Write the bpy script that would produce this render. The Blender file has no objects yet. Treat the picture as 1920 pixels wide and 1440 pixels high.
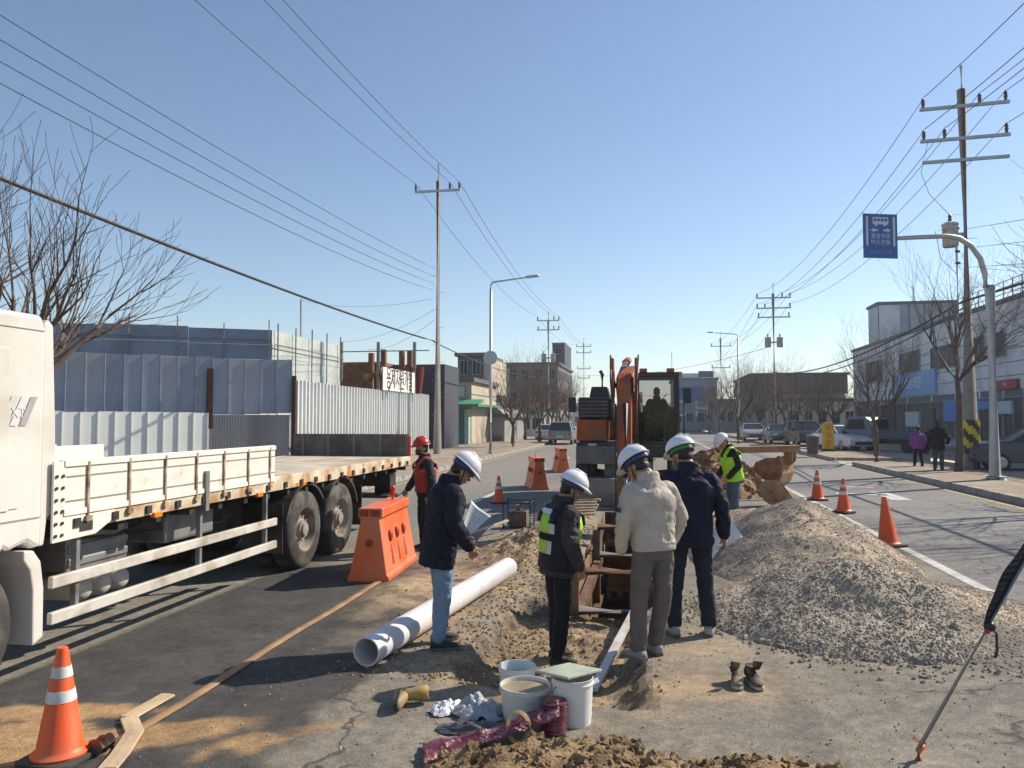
import bpy, bmesh, math, random
import numpy as np
from mathutils import Vector, Matrix, Euler
random.seed(7); RNG = np.random.default_rng(7)
SC = bpy.context.scene
rad = math.radians
# ---------------------------------------------------------------- camera, sky, sun, exposure
FPX, CAMH, YAW, PIT = 1443.0, 1.95, rad(10.2), math.atan(65/1443.0)
cam_d = bpy.data.cameras.new('camera'); cam = bpy.data.objects.new('camera', cam_d)
SC.collection.objects.link(cam); SC.camera = cam
cam_d.sensor_width = 36; cam_d.lens = FPX/1920*36; cam_d.clip_end = 3000; cam_d.clip_start = .05
cam.location = (0, 0, CAMH); cam.rotation_euler = (rad(90)+PIT, 0, YAW)
SUN_EL, SUN_AZ = rad(38), rad(38)            # azimuth measured from +X (kerb side) towards +Y (down the road)
W = bpy.data.worlds.new('World'); SC.world = W; W.use_nodes = True
nt = W.node_tree; bg = nt.nodes['Background']
sky = nt.nodes.new('ShaderNodeTexSky'); sky.sky_type = 'NISHITA'; sky.sun_disc = False
sky.sun_elevation = SUN_EL; sky.sun_rotation = rad(90)-SUN_AZ
sky.air_density = 1.0; sky.dust_density = .15; sky.ozone_density = 1.7; sky.altitude = 0
nt.links.new(sky.outputs[0], bg.inputs[0]); bg.inputs[1].default_value = .1
sl = bpy.data.lights.new('sun', 'SUN'); sl.energy = 4.8; sl.angle = rad(.53); sl.color = (1, .89, .74)
so = bpy.data.objects.new('sun', sl); SC.collection.objects.link(so)
sd = Vector((math.cos(SUN_EL)*math.cos(SUN_AZ), math.cos(SUN_EL)*math.sin(SUN_AZ), math.sin(SUN_EL)))
so.rotation_euler = sd.to_track_quat('Z', 'Y').to_euler()
SC.view_settings.view_transform = 'Standard'; SC.view_settings.look = 'None'
SC.view_settings.exposure = .5; SC.view_settings.gamma = 1; SC.view_settings.use_curve_mapping = False
SC.render.engine = 'CYCLES'; SC.render.resolution_x = 1024; SC.render.resolution_y = 768
# ---------------------------------------------------------------- pixel (1920x1440) -> point helpers
def ray(px, py):
    x = (px-960)/FPX; y = -(py-720)/FPX
    f = math.cos(PIT)-y*math.sin(PIT); z = math.sin(PIT)+y*math.cos(PIT)
    c, s = math.cos(YAW), math.sin(YAW)
    return Vector((x*c-f*s, x*s+f*c, z))
def at(px, py, z=0.): r = ray(px, py); return r*((z-CAMH)/r.z)+Vector((0, 0, CAMH))
def atv(px, py, v): r = ray(px, py); return r*(v/r.y)+Vector((0, 0, CAMH))
def atu(px, py, u): r = ray(px, py); return r*(u/r.x)+Vector((0, 0, CAMH))
# ---------------------------------------------------------------- noise
def vnoise(x, y, s=0):
    x = np.asarray(x, float); y = np.asarray(y, float)
    xi = np.floor(x).astype(np.int64); yi = np.floor(y).astype(np.int64); fx = x-xi; fy = y-yi
    fx = fx*fx*(3-2*fx); fy = fy*fy*(3-2*fy)
    def h(a, b):
        n = (a*374761393+b*668265263+s*1442695041) & 0xffffffff
        n = ((n ^ (n >> 13))*1274126177) & 0xffffffff
        return ((n ^ (n >> 16)) & 0xffff)/65535.
    return (h(xi, yi)*(1-fx)+h(xi+1, yi)*fx)*(1-fy)+(h(xi, yi+1)*(1-fx)+h(xi+1, yi+1)*fx)*fy
def fbm(x, y, o=4, s=0):
    t = 0; a = .5; n = 0
    for i in range(o): t = t+a*vnoise(x*2**i, y*2**i, s+i); n += a; a *= .5
    return t/n
def sstep(a, b, x): t = np.clip((x-a)/(b-a), 0, 1); return t*t*(3-2*t)
# ---------------------------------------------------------------- materials
MATS = {}
def M(name, col=(.5, .5, .5), rough=.6, metal=0., var=.12, vs=5., bump=0., bs=60., dirt=None, ds=3., dt=.55, dw=.12, attr=None, streak=False, spec=.5, trans=0., alpha=1., cracks=False):
    if name in MATS: return MATS[name]
    m = bpy.data.materials.new(name); m.use_nodes = True; N = m.node_tree.nodes; L = m.node_tree.links
    p = N['Principled BSDF']; p.inputs['Roughness'].default_value = rough; p.inputs['Metallic'].default_value = metal
    p.inputs['Specular IOR Level'].default_value = spec
    tc = N.new('ShaderNodeTexCoord'); src = tc.outputs['Object']
    if streak:
        mp = N.new('ShaderNodeMapping'); mp.inputs['Scale'].default_value = (1, 1, .12); L.new(src, mp.inputs[0]); ssrc = mp.outputs[0]
    else: ssrc = src
    def noise(sc, det=5, s=src):
        n = N.new('ShaderNodeTexNoise'); n.inputs['Scale'].default_value = sc; n.inputs['Detail'].default_value = det; L.new(s, n.inputs['Vector']); return n.outputs[0]
    def mr(o, a, b, c, d):
        r = N.new('ShaderNodeMapRange'); L.new(o, r.inputs[0])
        for i, x in enumerate((a, b, c, d)): r.inputs[i+1].default_value = x
        return r.outputs[0]
    if attr:
        a = N.new('ShaderNodeAttribute'); a.attribute_name = attr; base = a.outputs['Color']
    else:
        c = N.new('ShaderNodeRGB'); c.outputs[0].default_value = (*col, 1); base = c.outputs[0]
    def mixm(a, bcol, fac, mode='MIX'):
        x = N.new('ShaderNodeMix'); x.data_type = 'RGBA'; x.blend_type = mode
        if isinstance(fac, (int, float)): x.inputs[0].default_value = fac
        else: L.new(fac, x.inputs[0])
        L.new(a, x.inputs[6])
        if isinstance(bcol, tuple): x.inputs[7].default_value = (*bcol, 1)
        else: L.new(bcol, x.inputs[7])
        return x.outputs[2]
    if var:
        g = mr(noise(vs), .3, .7, 1-var, 1+var)
        cmb = N.new('ShaderNodeCombineColor')
        for i in range(3): L.new(g, cmb.inputs[i])
        base = mixm(base, cmb.outputs[0], 1., 'MULTIPLY')
    if dirt:
        f = mr(noise(ds, 7, ssrc), dt-dw, dt+dw, 0, 1); base = mixm(base, dirt, f)
    if cracks:
        ad = N.new('ShaderNodeVectorMath'); ad.operation = 'MULTIPLY_ADD'; nn = N.new('ShaderNodeTexNoise'); nn.inputs['Scale'].default_value = 2.2; nn.inputs['Detail'].default_value = 6; L.new(src, nn.inputs['Vector'])
        L.new(nn.outputs[1], ad.inputs[0]); ad.inputs[1].default_value = (.9, .9, 0); L.new(src, ad.inputs[2])
        vo = N.new('ShaderNodeTexVoronoi'); vo.feature = 'DISTANCE_TO_EDGE'; vo.inputs['Scale'].default_value = .42; L.new(ad.outputs[0], vo.inputs['Vector'])
        f1 = mr(vo.outputs['Distance'], .0025, .008, .75, 0); f2 = mr(noise(.55, 3), .5, .56, 0, 1)
        mu = N.new('ShaderNodeMath'); mu.operation = 'MULTIPLY'; L.new(f1, mu.inputs[0]); L.new(f2, mu.inputs[1]); base = mixm(base, (.03, .028, .025), mu.outputs[0])
        sp = N.new('ShaderNodeTexVoronoi'); sp.inputs['Scale'].default_value = 70; L.new(src, sp.inputs['Vector']); sg = mr(sp.outputs['Color'], .0, 1., .72, 1.32)
        c3 = N.new('ShaderNodeCombineColor')
        for i in range(3): L.new(sg, c3.inputs[i])
        base = mixm(base, c3.outputs[0], 1., 'MULTIPLY')
    L.new(base, p.inputs['Base Color'])
    rr = mr(noise(vs*1.7), .3, .7, max(.03, rough-.1), min(1, rough+.1)); L.new(rr, p.inputs['Roughness'])
    if bump:
        b = N.new('ShaderNodeBump'); b.inputs['Strength'].default_value = bump; b.inputs['Distance'].default_value = .02
        L.new(noise(bs, 4), b.inputs['Height']); L.new(b.outputs[0], p.inputs['Normal'])
    if trans: p.inputs['Transmission Weight'].default_value = trans
    if alpha < 1: p.inputs['Alpha'].default_value = alpha
    m.diffuse_color = (*col, 1); MATS[name] = m; return m
# ---------------------------------------------------------------- mesh builder
def _frame(d):
    d = Vector(d).normalized(); a = Vector((0, 0, 1)) if abs(d.z) < .9 else Vector((1, 0, 0))
    x = d.cross(a).normalized(); return x, x.cross(d).normalized(), d
class MB:
    def __init__(s): s.v = []; s.f = []; s.m = []; s.cm = 0
    def add(s, vs, fs):
        n = len(s.v); s.v += [tuple(v) for v in vs]; s.f += [tuple(i+n for i in f) for f in fs]; s.m += [s.cm]*len(fs); return s
    def box(s, x0, x1, y0, y1, z0, z1):
        return s.add([(x, y, z) for z in (z0, z1) for y in (y0, y1) for x in (x0, x1)], [(0, 2, 3, 1), (4, 5, 7, 6), (0, 1, 5, 4), (2, 6, 7, 3), (0, 4, 6, 2), (1, 3, 7, 5)])
    def bar(s, p, q, w, h=None):
        h = h or w; p = Vector(p); q = Vector(q); x, y, d = _frame(q-p); x *= w/2; y *= h/2
        return s.add([p-x-y, p+x-y, p+x+y, p-x+y, q-x-y, q+x-y, q+x+y, q-x+y], [(3, 2, 1, 0), (4, 5, 6, 7), (0, 1, 5, 4), (1, 2, 6, 5), (2, 3, 7, 6), (3, 0, 4, 7)])
    def tube(s, pts, rs, n=8, caps=True, closed=False):
        pts = [Vector(p) for p in pts]
        if not isinstance(rs, (list, tuple)): rs = [rs]*len(pts)
        b = len(s.v); vs = []; px = None
        for i, p in enumerate(pts):
            d = pts[min(i+1, len(pts)-1)]-pts[max(i-1, 0)]
            if closed: d = pts[(i+1) % len(pts)]-pts[i-1]
            x, y, d = _frame(d)
            if px is not None:
                x = (px-d*px.dot(d))
                x = x.normalized() if x.length > 1e-4 else _frame(d)[0]; y = d.cross(x)
            px = x
            for k in range(n):
                a = 2*math.pi*k/n; vs.append(p+(x*math.cos(a)+y*math.sin(a))*rs[i])
        fs = []; m = len(pts)
        for i in range(m if closed else m-1):
            for k in range(n): fs.append((i*n+k, i*n+(k+1) % n, ((i+1) % m)*n+(k+1) % n, ((i+1) % m)*n+k))
        if caps and not closed: fs += [tuple(range(n-1, -1, -1)), tuple((m-1)*n+k for k in range(n))]
        return s.add(vs, fs)
    def cyl(s, p, q, r, r2=None, n=14): return s.tube([p, q], [r, r if r2 is None else r2], n)
    def prism(s, poly, ax, a, b):
        n = len(poly)
        def mk(t, u, w): return {'x': (w, t, u), 'y': (t, w, u), 'z': (t, u, w)}[ax]
        return s.add([mk(t, u, a) for t, u in poly]+[mk(t, u, b) for t, u in poly],
            [tuple(range(n-1, -1, -1)), tuple(range(n, 2*n))]+[(i, (i+1) % n, n+(i+1) % n, n+i) for i in range(n)])
    def loft(s, rings, caps=True):
        n = len(rings[0]); vs = [p for r in rings for p in r]; fs = []
        for i in range(len(rings)-1):
            for k in range(n): fs.append((i*n+k, i*n+(k+1) % n, (i+1)*n+(k+1) % n, (i+1)*n+k))
        if caps: fs += [tuple(range(n-1, -1, -1)), tuple((len(rings)-1)*n+k for k in range(n))]
        return s.add(vs, fs)
    def lathe(s, prof, c=(0, 0, 0), n=24, ax='z', sy=1., caps=True):
        rings = []
        for r, z in prof:
            R = []
            for k in range(n):
                a = 2*math.pi*k/n; x, y = r*math.cos(a), r*math.sin(a)*sy
                R.append({'z': (c[0]+x, c[1]+y, c[2]+z), 'x': (c[0]+z, c[1]+x, c[2]+y), 'y': (c[0]+x, c[1]+z, c[2]+y)}[ax])
            rings.append(R)
        return s.loft(rings, caps)
    def ball(s, c, r, n=12, m=8):
        if not isinstance(r, (list, tuple)): r = (r, r, r)
        rings = []
        for j in range(m+1):
            t = -math.pi/2+math.pi*(j if 0 < j < m else (.04 if j == 0 else m-.04))/m
            rings.append([(c[0]+r[0]*math.cos(t)*math.cos(2*math.pi*k/n), c[1]+r[1]*math.cos(t)*math.sin(2*math.pi*k/n), c[2]+r[2]*math.sin(t)) for k in range(n)])
        return s.loft(rings)
    def quad(s, *ps): return s.add(ps, [tuple(range(len(ps)))])
    def xf(s, Mx, start=0):
        for i in range(start, len(s.v)): s.v[i] = tuple(Mx @ Vector(s.v[i]))
        return s
    def mesh(s, name, mat, smooth=False, fix=True):
        me = bpy.data.meshes.new(name); me.from_pydata(s.v, [], s.f)
        for m in (mat if isinstance(mat, (list, tuple)) else [mat]): me.materials.append(m)
        if s.cm or any(s.m): me.polygons.foreach_set('material_index', s.m)
        if fix:
            bm = bmesh.new(); bm.from_mesh(me); bmesh.ops.recalc_face_normals(bm, faces=bm.faces); bm.to_mesh(me); bm.free()
        if smooth: me.polygons.foreach_set('use_smooth', [True]*len(me.polygons))
        me.update(); return me
    def build(s, name, mat, parent=None, smooth=False, bevel=0, fix=True, angle=None):
        me = s.mesh(name, mat, smooth or angle is not None, fix)
        o = put(name, me, parent)
        if bevel:
            b = o.modifiers.new('bevel', 'BEVEL'); b.width = bevel; b.segments = 2; b.limit_method = 'ANGLE'; b.angle_limit = rad(35)
        if angle is not None:
            try: me.set_sharp_from_angle(angle=rad(angle))
            except Exception: pass
        return o
def put(name, data, parent=None):
    o = bpy.data.objects.new(name, data); SC.collection.objects.link(o)
    if parent: o.parent = parent
    return o
def tag(o, label=None, cat=None, group=None, kind=None):
    if label: o['label'] = label
    if cat: o['category'] = cat
    if group: o['group'] = group
    if kind: o['kind'] = kind
    return o
def thing(name, label, cat, loc=(0, 0, 0), rz=0., group=None, scale=1.):
    o = bpy.data.objects.new(name, None); SC.collection.objects.link(o); o.empty_display_size = .2
    o.location = loc; o.rotation_euler = (0, 0, rz); o.scale = (scale,)*3
    return tag(o, label, cat, group)
def copy_tree(o, parent=None):
    c = o.copy(); SC.collection.objects.link(c); c.parent = parent
    for ch in list(CH.get(o.name, o.children)): copy_tree(ch, c)
    return c
CH = {}
def dup(o, loc, rz, label=None, group=None, scale=None):
    c = copy_tree(o); c.location = loc; c.rotation_euler = (0, 0, rz)
    if scale: c.scale = (scale,)*3 if not isinstance(scale, tuple) else scale
    if label: c['label'] = label
    if group: c['group'] = group
    return c
def text_mesh(txt, size, name='lettering', depth=.002):
    cu = bpy.data.curves.new(name, 'FONT'); cu.body = txt; cu.size = size; cu.align_x = 'CENTER'; cu.align_y = 'CENTER'; cu.extrude = depth
    o = bpy.data.objects.new(name, cu); SC.collection.objects.link(o)
    dg = bpy.context.evaluated_depsgraph_get(); me = bpy.data.meshes.new_from_object(o.evaluated_get(dg))
    bpy.data.objects.remove(o); me.name = name; return me
def letters(txt, size, mat, parent, loc, rot, name='lettering', sx=1.):
    me = text_mesh(txt, size, name); me.materials.clear(); me.materials.append(mat)
    o = put(name, me, parent); o.location = loc; o.rotation_euler = rot; o.scale = (sx, 1, 1); return o
# ================================================================ GROUND
asph = M('asphalt', attr='Col', rough=.9, var=.22, vs=9, bump=.6, bs=120, cracks=True)
soil_m = M('excavated_soil', (.2, .145, .09), .95, var=.4, vs=9, bump=.9, bs=55)
wall_soil = M('trench_soil', (.15, .10, .06), .95, var=.5, vs=6, bump=1., bs=25)
KL, KR = -7.7, 8.2
HU0, HU1, HV0, HV1 = -.96, .14, 8.2, 16.3        # trench mouth
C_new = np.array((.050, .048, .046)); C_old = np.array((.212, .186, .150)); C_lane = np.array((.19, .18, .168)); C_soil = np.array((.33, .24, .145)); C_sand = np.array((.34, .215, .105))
def patch(n_u, n_v, u0, u1, v0, v1):
    us = np.linspace(u0, u1, n_u+1); vs = np.linspace(v0, v1, n_v+1); return np.meshgrid(us, vs)
def pit_mask(U, V):
    n = (fbm(U*5, V*5, 3, 3)-.5)*.35; n2 = (fbm(U*3, V*3, 3, 13)-.5)*.4
    a = sstep(-1.54, -1.32, U+n*.7)*(1-sstep(-.32, .02, U+n*.5))*sstep(5.45, 5.75, V+n2*.7+(U+.8)*.25)*(1-sstep(8.3, 8.6, V))
    return a
def ground_h(U, V):
    p = pit_mask(U, V)
    h = -.20*p*(.8+.4*fbm(U*4, V*4, 3, 21))
    left = sstep(-1.75, -1.0, U)*(1-sstep(-.98, -.9, U))*sstep(7.4, 8.4, V)*(1-sstep(15.5, 16.5, V))
    h = h-.10*left*sstep(8.0, 8.6, V)*(1-sstep(8.6, 10, V))
    mound = np.exp(-(((U+1.75)/.5)**2+((V-11.1)/1.5)**2))*.30+np.exp(-(((U+1.5)/.35)**2+((V-14.2)/1.3)**2))*.18+np.exp(-(((U+2.75)/.32)**2+((V-8.3)/.75)**2))*.10
    mound *= .7+.7*fbm(U*5, V*5, 4, 5)
    h = h+mound*(U < 0)
    rb = np.exp(-(((U-.75)/.35)**2+((V-15.0)/1.5)**2))*.25*(.6+.8*fbm(U*5, V*5, 4, 6))
    h = h+rb
    soilness = np.clip(p+mound*9+rb*9, 0, 1)
    h = h+(fbm(U*9, V*9, 4, 8)-.5)*(.012+.10*np.clip(p*.7+mound*4+rb*4, 0, 1))
    return h, p, soilness
NU, NV = 168, 300; PU0, PU1, PV0, PV1 = -4.8, 3.6, 2.4, 17.4
U, V = patch(NU, NV, PU0, PU1, PV0, PV1)
Hh, pitm, soilm = ground_h(U, V)
edge = np.minimum(np.minimum(U-PU0, PU1-U), np.minimum(V-PV0, PV1-V)); Hh = Hh*sstep(0, .3, edge)
n1 = fbm(U*1.3, V*1.3, 4, 31); n2 = fbm(U*4, V*4, 4, 37); n3 = fbm(U*.6+9, V*1.7, 4, 51)
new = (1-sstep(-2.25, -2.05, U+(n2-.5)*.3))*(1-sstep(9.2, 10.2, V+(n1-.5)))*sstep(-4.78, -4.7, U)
col = C_old[None, None]*(.75+.5*n1[..., None])
lane = sstep(12, 15, V)*(1-sstep(-1.5, -.8, U))+sstep(1.2, 2.2, U)*(1-sstep(6.5, 8, V))*0; lane = np.clip(lane, 0, 1)
col = col*(1-lane[..., None])+C_lane*(.8+.4*n2[..., None])*lane[..., None]
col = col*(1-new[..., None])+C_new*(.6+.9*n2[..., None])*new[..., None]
def blob(cu, cv, ru, rv, s=1., a=0.):
    c, si = math.cos(a), math.sin(a); du, dv = U-cu, V-cv
    x, y = (du*c+dv*si)/ru, (-du*si+dv*c)/rv
    return np.clip(1.25-np.sqrt(x*x+y*y), 0, 1)*s
pts = at(60, 1390), at(330, 1370), at(480, 1400), at(1150, 1330), at(150, 1330)
sand = blob(pts[0].x, pts[0].y, .75, .5)+blob(pts[1].x, pts[1].y, .62, .2, 1, rad(35))+blob(pts[2].x, pts[2].y+.1, .25, .75, .7, rad(-50))*.9+blob(pts[4].x, pts[4].y, .8, .16, .8, rad(12))
n4 = fbm(U*9, V*9, 4, 77); sand = sstep(.34, .52, sand*.55+n2*.28+n4*.22-.12)*sstep(.02, .3, sand)
soil = np.clip(soilm+blob(-1.9, 9.5, 1.1, 3.6, .9)*sstep(.35, .6, n2)+blob(-.6, 5.5, .9, .55, .9)*sstep(.4, .6, n2)+blob(.35, 6.2, .8, 1.4, .7)*sstep(.35, .65, n3)+blob(1.2, 15.5, 1.6, 1.8, 1)*sstep(.3, .6, n2)+blob(-2.4, 12.5, .8, 3, .6)*sstep(.45, .65, n1)+blob(-1.55, 6.2, .35, .8, .5), 0, 1)
col = col*(1-soil[..., None])+C_soil*(.6+.8*n2[..., None])*soil[..., None]
sand = np.clip(sand, 0, 1); col = col*(1-sand[..., None])+C_sand*(.75+.5*n1[..., None])*sand[..., None]
pe = pitm*(1-pitm)*4; col = col*(1-.55*pe[..., None])+np.array((.06, .055, .05))*.55*pe[..., None]     # darker along the cut edge
us = np.linspace(PU0, PU1, NU+1); vs = np.linspace(PV0, PV1, NV+1)
mb = MB(); mb.v = [(float(a), float(b), float(c)) for a, b, c in zip(U.ravel(), V.ravel(), Hh.ravel())]
for j in range(NV):
    vc = (vs[j]+vs[j+1])/2
    for i in range(NU):
        uc = (us[i]+us[i+1])/2
        if HU0 < uc < HU1 and HV0 < vc < HV1: continue
        b = j*(NU+1)+i; mb.f.append((b, b+1, b+NU+2, b+NU+1))
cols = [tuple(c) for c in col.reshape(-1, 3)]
def strip(u0, u1, v0, v1, c, z=0., step=1.5):
    nu = max(1, int((u1-u0)/step)); nv = max(1, int(min(60, (v1-v0)/step)))
    g = [v0+(v1-v0)*(k/nv)**1.6 for k in range(nv+1)]; n = len(mb.v)
    for vv in g:
        for i in range(nu+1):
            uu = u0+(u1-u0)*i/nu; mb.v.append((uu, vv, z)); k = .8+.4*float(fbm(uu*.3, vv*.3, 3, 4)); cols.append(tuple(np.array(c)*k))
    for j in range(nv):
        for i in range(nu): b = n+j*(nu+1)+i; mb.f.append((b, b+1, b+nu+2, b+nu+1))
strip(KL, PU0, -25, 600, (.20, .185, .16)); strip(PU1, KR, -25, 600, (.205, .198, .188)); strip(PU0, PU1, PV1, 600, (.19, .183, .17)); strip(PU0, PU1, -25, PV0, tuple(C_old))
mb.m = [0]*len(mb.f)
me = mb.mesh('road', asph, False, fix=False)
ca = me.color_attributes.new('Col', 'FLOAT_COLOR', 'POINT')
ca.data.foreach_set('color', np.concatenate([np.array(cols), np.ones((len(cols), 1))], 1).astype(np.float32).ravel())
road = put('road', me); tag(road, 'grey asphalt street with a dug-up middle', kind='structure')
# trench walls and bottom
def trench_wall(p, q, z0, z1, mbx, nx, nz, out, s):
    p = Vector(p); q = Vector(q); n = len(mbx.v)
    for j in range(nz+1):
        for i in range(nx+1):
            t = i/nx; c = p.lerp(q, t); f = 0 if j == nz else 1
            d = (float(fbm(t*(q-p).length*4, j*.6, 4, s))-.45)*.16*f
            z = z0+(z1-z0)*j/nz
            if j == nz: z = float(ground_h(np.array(c.x), np.array(c.y))[0])
            mbx.v.append((c.x+out[0]*d, c.y+out[1]*d, z))
    for j in range(nz):
        for i in range(nx): b = n+j*(nx+1)+i; mbx.f.append((b, b+1, b+nx+2, b+nx+1)); mbx.m.append(0)
tw = MB(); TB = -1.9
trench_wall((HU0, HV0), (HU0, HV1), TB, 0, tw, 60, 14, (-1, 0), 1); trench_wall((HU1, HV0), (HU1, HV1), TB, 0, tw, 60, 14, (1, 0), 2)
trench_wall((HU0, HV0), (HU1, HV0), TB, 0, tw, 10, 14, (0, -1), 3); trench_wall((HU0, HV1), (HU1, HV1), TB, 0, tw, 10, 14, (0, 1), 4)
for vv in tw.v: pass
tw.box(HU0-.2, HU1+.2, HV0-.2, HV1+.2, TB-.1, TB+.02)
tag(tw.build('trench', wall_soil, smooth=True, fix=False), 'open soil trench cut down the middle of the street', kind='structure')
# pavements, kerbs, open ground beyond
pave_m = M('pavement', (.30, .25, .20), .9, var=.25, vs=2.5, bump=.4, bs=60, dirt=(.24, .18, .12), ds=.8, dt=.52)
lot_m = M('yard_ground', (.27, .245, .21), .95, var=.25, vs=.6, bump=.3, bs=30, dirt=(.22, .16, .11), ds=.3, dt=.55)
kerb_m = M('kerb_stone', (.36, .34, .31), .85, var=.2, vs=4, bump=.3, bs=50, dirt=(.16, .14, .12), ds=2.5, dt=.58)
def sheet(name, u0, u1, v0, v1, z, m, label=None):
    o = MB().quad((u0, v0, z), (u1, v0, z), (u1, v1, z), (u0, v1, z)).build(name, m, fix=False); tag(o, label, kind='structure'); return o
sheet('yard_ground', -400, -12.2, -25, 700, .13, lot_m); sheet('yard_ground', 13.0, 400, -25, 700, .11, lot_m)
swl = sheet('pavement', -12.2, KL-.16, -25, 600, .145, pave_m)
swr = sheet('pavement', KR+.18, 13.0, -25, 33.9, .165, pave_m); swr2 = sheet('pavement', KR+.18, 13.0, 37.7, 600, .165, pave_m)
sheet('driveway', KR, 13.0, 33.9, 37.7, .03, M('drive_concrete', (.36, .31, .24), .9, var=.25, vs=1.5, bump=.3, bs=50))
kst = MB().box(0, .18, 0, .99, -.05, .17).mesh('kerb_stone', kerb_m)
def kerb(parent, u, v0, v1, mx):
    v = v0; k = 0
    while v < v1 and k < 90:
        o = put('kerb_stone', mx, parent); o.location = (u, v, random.uniform(-.006, .006)); o.rotation_euler = (0, 0, random.uniform(-.006, .006)); v += 1.0; k += 1
kerb(swr, KR, 6, 33.9, kst); kerb(swr2, KR, 37.7, 110, kst)
kl = MB().box(0, .16, 0, .99, -.05, .15).mesh('kerb_stone', kerb_m); kerb(swl, KL-.16, 14, 90, kl)
for u0, v0, ln, a in ((KR, 33.9, 4.2, 0), (KR, 37.55, 4.2, 0)):           # kerbs returning into the driveway
    for i in range(4):
        o = put('kerb_stone', kst, swr if v0 < 35 else swr2); o.location = (u0+.2+i*1.0+.99, v0-.02, 0); o.rotation_euler = (0, 0, rad(90))
# painted lines
wpaint = M('white_road_paint', (.52, .50, .46), .8, var=.2, vs=3, dirt=(.28, .26, .23), ds=3.1, dt=.66, dw=.1)
ypaint = M('yellow_road_paint', (.55, .33, .06), .8, var=.25, vs=3, dirt=(.24, .21, .17), ds=6, dt=.52, dw=.08)
def paint(name, poly, m, z=.004):
    o = MB().quad(*[(p[0], p[1], z) for p in poly]).build(name, m, fix=False); tag(o, kind='structure'); return o
def pl(name, u, w, v0, v1, m): return paint(name, [(u-w/2, v0), (u+w/2, v0), (u+w/2, v1), (u-w/2, v1)], m)
pl('painted_line', 3.74, .15, -10, 300, wpaint); pl('painted_line', 7.93, .13, -10, 33.8, ypaint); pl('painted_line', 7.93, .13, 38, 300, ypaint)
pl('painted_line', -7.35, .13, 12, 300, ypaint)
for k in range(8): pl('painted_line', -4.05, .12, 17+k*9, 21+k*9, wpaint)
for k in range(5): pl('painted_line', 0.1, .14, 45+k*10, 50+k*10, wpaint)
a = at(1668, 930); paint('road_marking', [(a.x-.25, a.y-1.0), (a.x+.25, a.y-1.0), (a.x+.2, a.y+1.1), (a.x-.2, a.y+1.1)], wpaint)
a = at(1600, 925); paint('road_marking', [(a.x-.5, a.y-.3), (a.x+.7, a.y-.5), (a.x+.75, a.y-.25), (a.x-.4, a.y+.1)], wpaint)
a = at(1600, 912); paint('road_marking', [(a.x-.4, a.y-.3), (a.x+.5, a.y-.4), (a.x+.5, a.y-.1), (a.x-.4, a.y)], wpaint)
p, q = at(600, 1186), at(690, 1190)
if False: paint('chalk_mark', [p+Vector((0, -.02, 0)), q+Vector((0, -.02, 0)), q+Vector((0, .02, 0)), p+Vector((0, .02, 0))], wpaint, .011)
# ---- gravel pile: heap skin plus thousands of loose stones
def pile_h(u, v):
    def hump(cu, cv, ru, rv, h): r = np.sqrt(((u-cu)/ru)**2+((v-cv)/rv)**2); return h*np.maximum(0, 1-r**1.25)
    a = hump(1.95, 8.15, 1.55, 1.5, .58); b = hump(2.0, 11.4, 1.5, 2.45, .84); c = hump(1.75, 14.2, 1.2, 1.7, .38); d = hump(2.9, 8.6, 1.1, 1.5, .22)
    m = (a**4+b**4+c**4+d**4)**.25
    return m+np.where(m > .02, (fbm(u*2.2, v*2.2, 3, 61)-.5)*.16*np.minimum(1, m*4)+(fbm(u*9, v*9, 3, 66)-.5)*.03, 0)
grav_m = M('gravel', (.47, .375, .27), .95, var=.45, vs=14, bump=1., bs=70, dirt=(.16, .145, .13), ds=1.1, dt=.5)
stone_m = M('gravel_stone', (.50, .405, .30), .9, var=.5, vs=3.3, dirt=(.31, .26, .205), ds=2.2, dt=.5)
def ico(): 
    bm = bmesh.new(); bmesh.ops.create_icosphere(bm, subdivisions=1, radius=1); vv = [v.co.copy() for v in bm.verts]; bm.verts.ensure_lookup_table(); ff = [tuple(x.index for x in f.verts) for f in bm.faces]; bm.free(); return np.array(vv), np.array(ff)
IV, IF = ico()
def scatter(pos, size, rng):
    n = len(pos); q = rng.normal(size=(n, 3, 3)); R = np.linalg.qr(q)[0]
    sc = size[:, None]*rng.uniform(.55, 1.2, (n, 3))
    v = np.einsum('nij,kj->nki', R, IV)*1.0; v = np.einsum('nij,nkj->nki', R, IV[None]*sc[:, None, :]*rng.uniform(.8, 1.2, (n, len(IV), 1)))
    v = v+pos[:, None]; f = (IF[None]+(np.arange(n)*len(IV))[:, None, None])
    return v.reshape(-1, 3), f.reshape(-1, 3)
def np_obj(name, v, f, mat, smooth=False, parent=None):
    me = bpy.data.meshes.new(name); me.from_pydata(v.tolist(), [], f.tolist()); me.materials.append(mat)
    if smooth: me.polygons.foreach_set('use_smooth', [True]*len(me.polygons))
    return put(name, me, parent)
def heap(name, u0, u1, v0, v1, st, hf, mat, base=-.03):
    uu, vv = np.meshgrid(np.arange(u0, u1+st, st), np.arange(v0, v1+st, st)); h = hf(uu, vv); nr, nc = uu.shape
    z = np.where(h > .004, h, base); V_ = np.stack([uu, vv, z], -1).reshape(-1, 3)
    idx = np.arange(nr*nc).reshape(nr, nc); q = np.stack([idx[:-1, :-1], idx[:-1, 1:], idx[1:, 1:], idx[1:, :-1]], -1).reshape(-1, 4)
    keep = (z.reshape(-1)[q] > base+.001).any(1); return np_obj(name, V_, q[keep], mat, True)
gp = thing('gravel_pile', 'long heap of grey crushed gravel beside the white line', 'gravel pile', (0, 0, 0))
del gp['category']; tag(gp, kind='stuff'); gp['category'] = 'gravel'
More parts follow.
